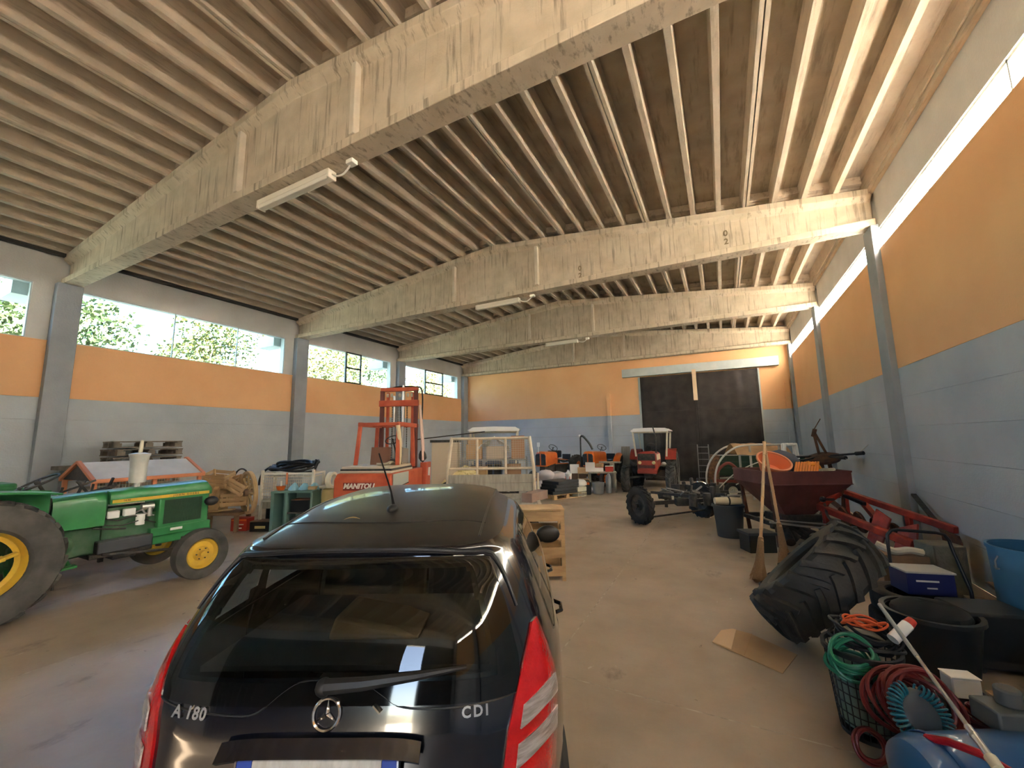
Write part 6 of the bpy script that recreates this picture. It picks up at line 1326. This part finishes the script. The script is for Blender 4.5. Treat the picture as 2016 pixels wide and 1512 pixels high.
coil('black_cable', 'black cable looped on the basket rim', 'cable', (.74, 3.70, .52), M_hbk, .17, .010, 8, .025, 5, (1, .8), (.2, .1, 0), .014)
coil('extension_lead', 'orange cord lying on the black cable at the basket top', 'cord', (.73, 3.60, .66), M_hor, .07, .007, 4, .02, 8, (1.8, .5), (.1, .1, .3), .01)
coil('red_hose', 'dark red hose coiled over the front of the basket', 'hose', (.76, 3.36, .34), M_hred, .17, .011, 13, .02, 11, (1, .9), (1.1, .15, .45), .022)
coil('red_hose', 'small dark red hose loop hanging near the floor, left of the blue spiral', 'hose', (.61, 3.26, .12), M_hred, .085, .008, 5, .01, 13, (1, 1), (1.25, .1, .2), .012)
# blue spiral air hose: a helix wound round a ring
sp = MB(); P = []; N = 34
for i in range(N * 14):
    a = 2 * PI * i / (N * 14) * .90 + 1.9; b = 2 * PI * i / 14; q = .118 + .028 * math.cos(b); P.append((q * math.cos(a), q * math.sin(a) , .028 * math.sin(b)))
sp.tube(P, .0058, 6)
o = sp.build('spiral_hose', mat('teal blue hose', (.01, .13, .19), .3, coat=.3), None, loc=(.80, 3.02, .455), rot=(1.02, .12, .42)); tag(o, 'teal blue spiral air hose in a ring in front of the red hoses', 'hose')
o = MB().sphere((0, 0, 0), .12, 20, sc=(1, 1, .35)).build('round_cushion', mat('blue grey plastic', (.035, .05, .07), .4), None, loc=(.81, 3.05, .44), rot=(1.02, .12, .42)); tag(o, 'blue-grey round cap in the middle of the spiral hose', 'cap')
# compressor
cp = thing('air_compressor', 'blue compressor tank with red handle in the bottom right corner', 'compressor', (1.0, 2.92, 0), math.radians(20))
m = MB(); m.lathe([(0, -.42), (.08, -.41), (.15, -.37), (.17, -.31), (.172, 0), (.17, .31), (.15, .37), (.08, .41), (0, .42)], (0, 0, .30), (1, .15, 0), 36); m.build('tank', M_dkblue, cp)
for x in (-.25, .25): MB().lathe([(.173, -.012), (.178, -.012), (.178, .012), (.173, .012)], (x, x * .15, .30), (1, .15, 0), 36, closed=True).build('weld_band', M_dkblue, cp)
for x in (-.22, .22): MB().cyl((x, -.14, .09), (x, -.10, .09), .09, n=20).build('wheel', M_iron, cp); MB().bar((x, .05, 0), (x, .02, .2), .04).build('leg', M_iron, cp)
MB().bx(.12, .36, .06, .22, .44, .54).cyl((.24, .14, .54), (.24, .14, .62), .05, n=18).build('pump_head', mat('grey cast pump', (.10, .11, .11), .5), cp, bevel=.01)
MB().tube(bez([(.30, .1, .52), (.42, .08, .56), (.50, .05, .52), (.45, .02, .46), (.30, .0, .46)]), .012).build('copper_pipe', M_hbk, cp)
MB().tube([(-.27, -.02, .46), (-.24, -.10, .50), (-.19, -.20, .52), (-.13, -.30, .50)], .017, 10).build('red_handle', mat('red rubber grip', (.36, .01, .02), .4), cp)
# lance
t = thing('spray_lance', 'long worn metal lance lying across the hoses and the blue tank', 'lance', (0, 0, 0))
A, B = V(.80, 3.50, .83), V(.86, 2.50, .60); d = B - A
MB().cyl(A, A + d * .45, .011, n=12).build('dark_grip', M_grycan, t); MB().cyl(A + d * .45, A + d * .88, .009, n=12).build('lance_tube', mat('worn steel tube', (.30, .27, .25), .45, metal=.6, c2=(.5, .42, .34), scale=14), t); MB().cyl(A + d * .86, B, .014, n=12).build('nozzle', M_steel, t)
MB().sphere(A + d * .90, .017, 12).build('valve', M_steel, t); MB().cyl(B, B + d.normalized() * .05, .022, .02, n=14).build('cap', M_cream, t)
t = thing('spray_can', 'white spray can with red top lying on the black cable', 'can', (.93, 3.62, .66), 0, rot=(0, math.radians(58), math.radians(35)))
MB().cyl((0, 0, -.10), (0, 0, .045), .033, n=20).build('can_body', M_wht, t); MB().cyl((0, 0, .045), (0, 0, .09), .032, .026, n=20).build('cap', M_redp, t)
carton('small_box', 'white box sitting on the black tub heap above the red nozzle', (1.19, 3.70, .30), .25, (.15, .10, .12), M_wht)
MBx = thing('stool', 'low black stool under the white box', 'stool', (1.19, 3.72, 0), .25); MB().bx(-.15, .15, -.12, .12, .26, .295).build('seat', M_blk, MBx, bevel=.008)
for x in (-.12, .12):
    for y in (-.09, .09): MB().bar((x, y, 0), (x, y, .26), .03).build('leg', M_blk, MBx)
coil('red_hose', 'red nozzle and hose end just below the white box', 'hose', (1.13, 3.42, .30), M_hred, .055, .012, 5, .01, 21, (1.3, .8), (.5, .2, .3), .02)
coil('black_cable', 'thin black cable looped at the right edge beyond the compressor', 'cable', (1.42, 3.35, .28), M_hbk, .13, .006, 4, .015, 23, (1.6, .7), (.2, .1, -.6), .01)
carton('cardboard_box', 'tan cardboard box between the white box and the plastic bag', (1.52, 4.02, 0), .2, (.16, .14, .20), M_cart)
o = MB().sphere((0, 0, .16), .24, 20, sc=(.9, 1.1, .85), jit=.07).build('plastic_bag', mat('clear crumpled plastic', (.30, .28, .28), .25, c2=(.16, .15, .16), scale=6), None, smooth=25, loc=(1.98, 4.35, .02)); tag(o, 'grey crumpled plastic bag below the blue drum', 'bag')
t = thing('floor_tarp', 'grey flat sack on the floor at the right edge below the cable', 'sack', (1.50, 3.15, 0), .4); MB().sphere((0, 0, .06), .26, 18, sc=(1.2, .9, .35), jit=.05).build('sack', mat('grey sack', (.13, .13, .12), .8), t)
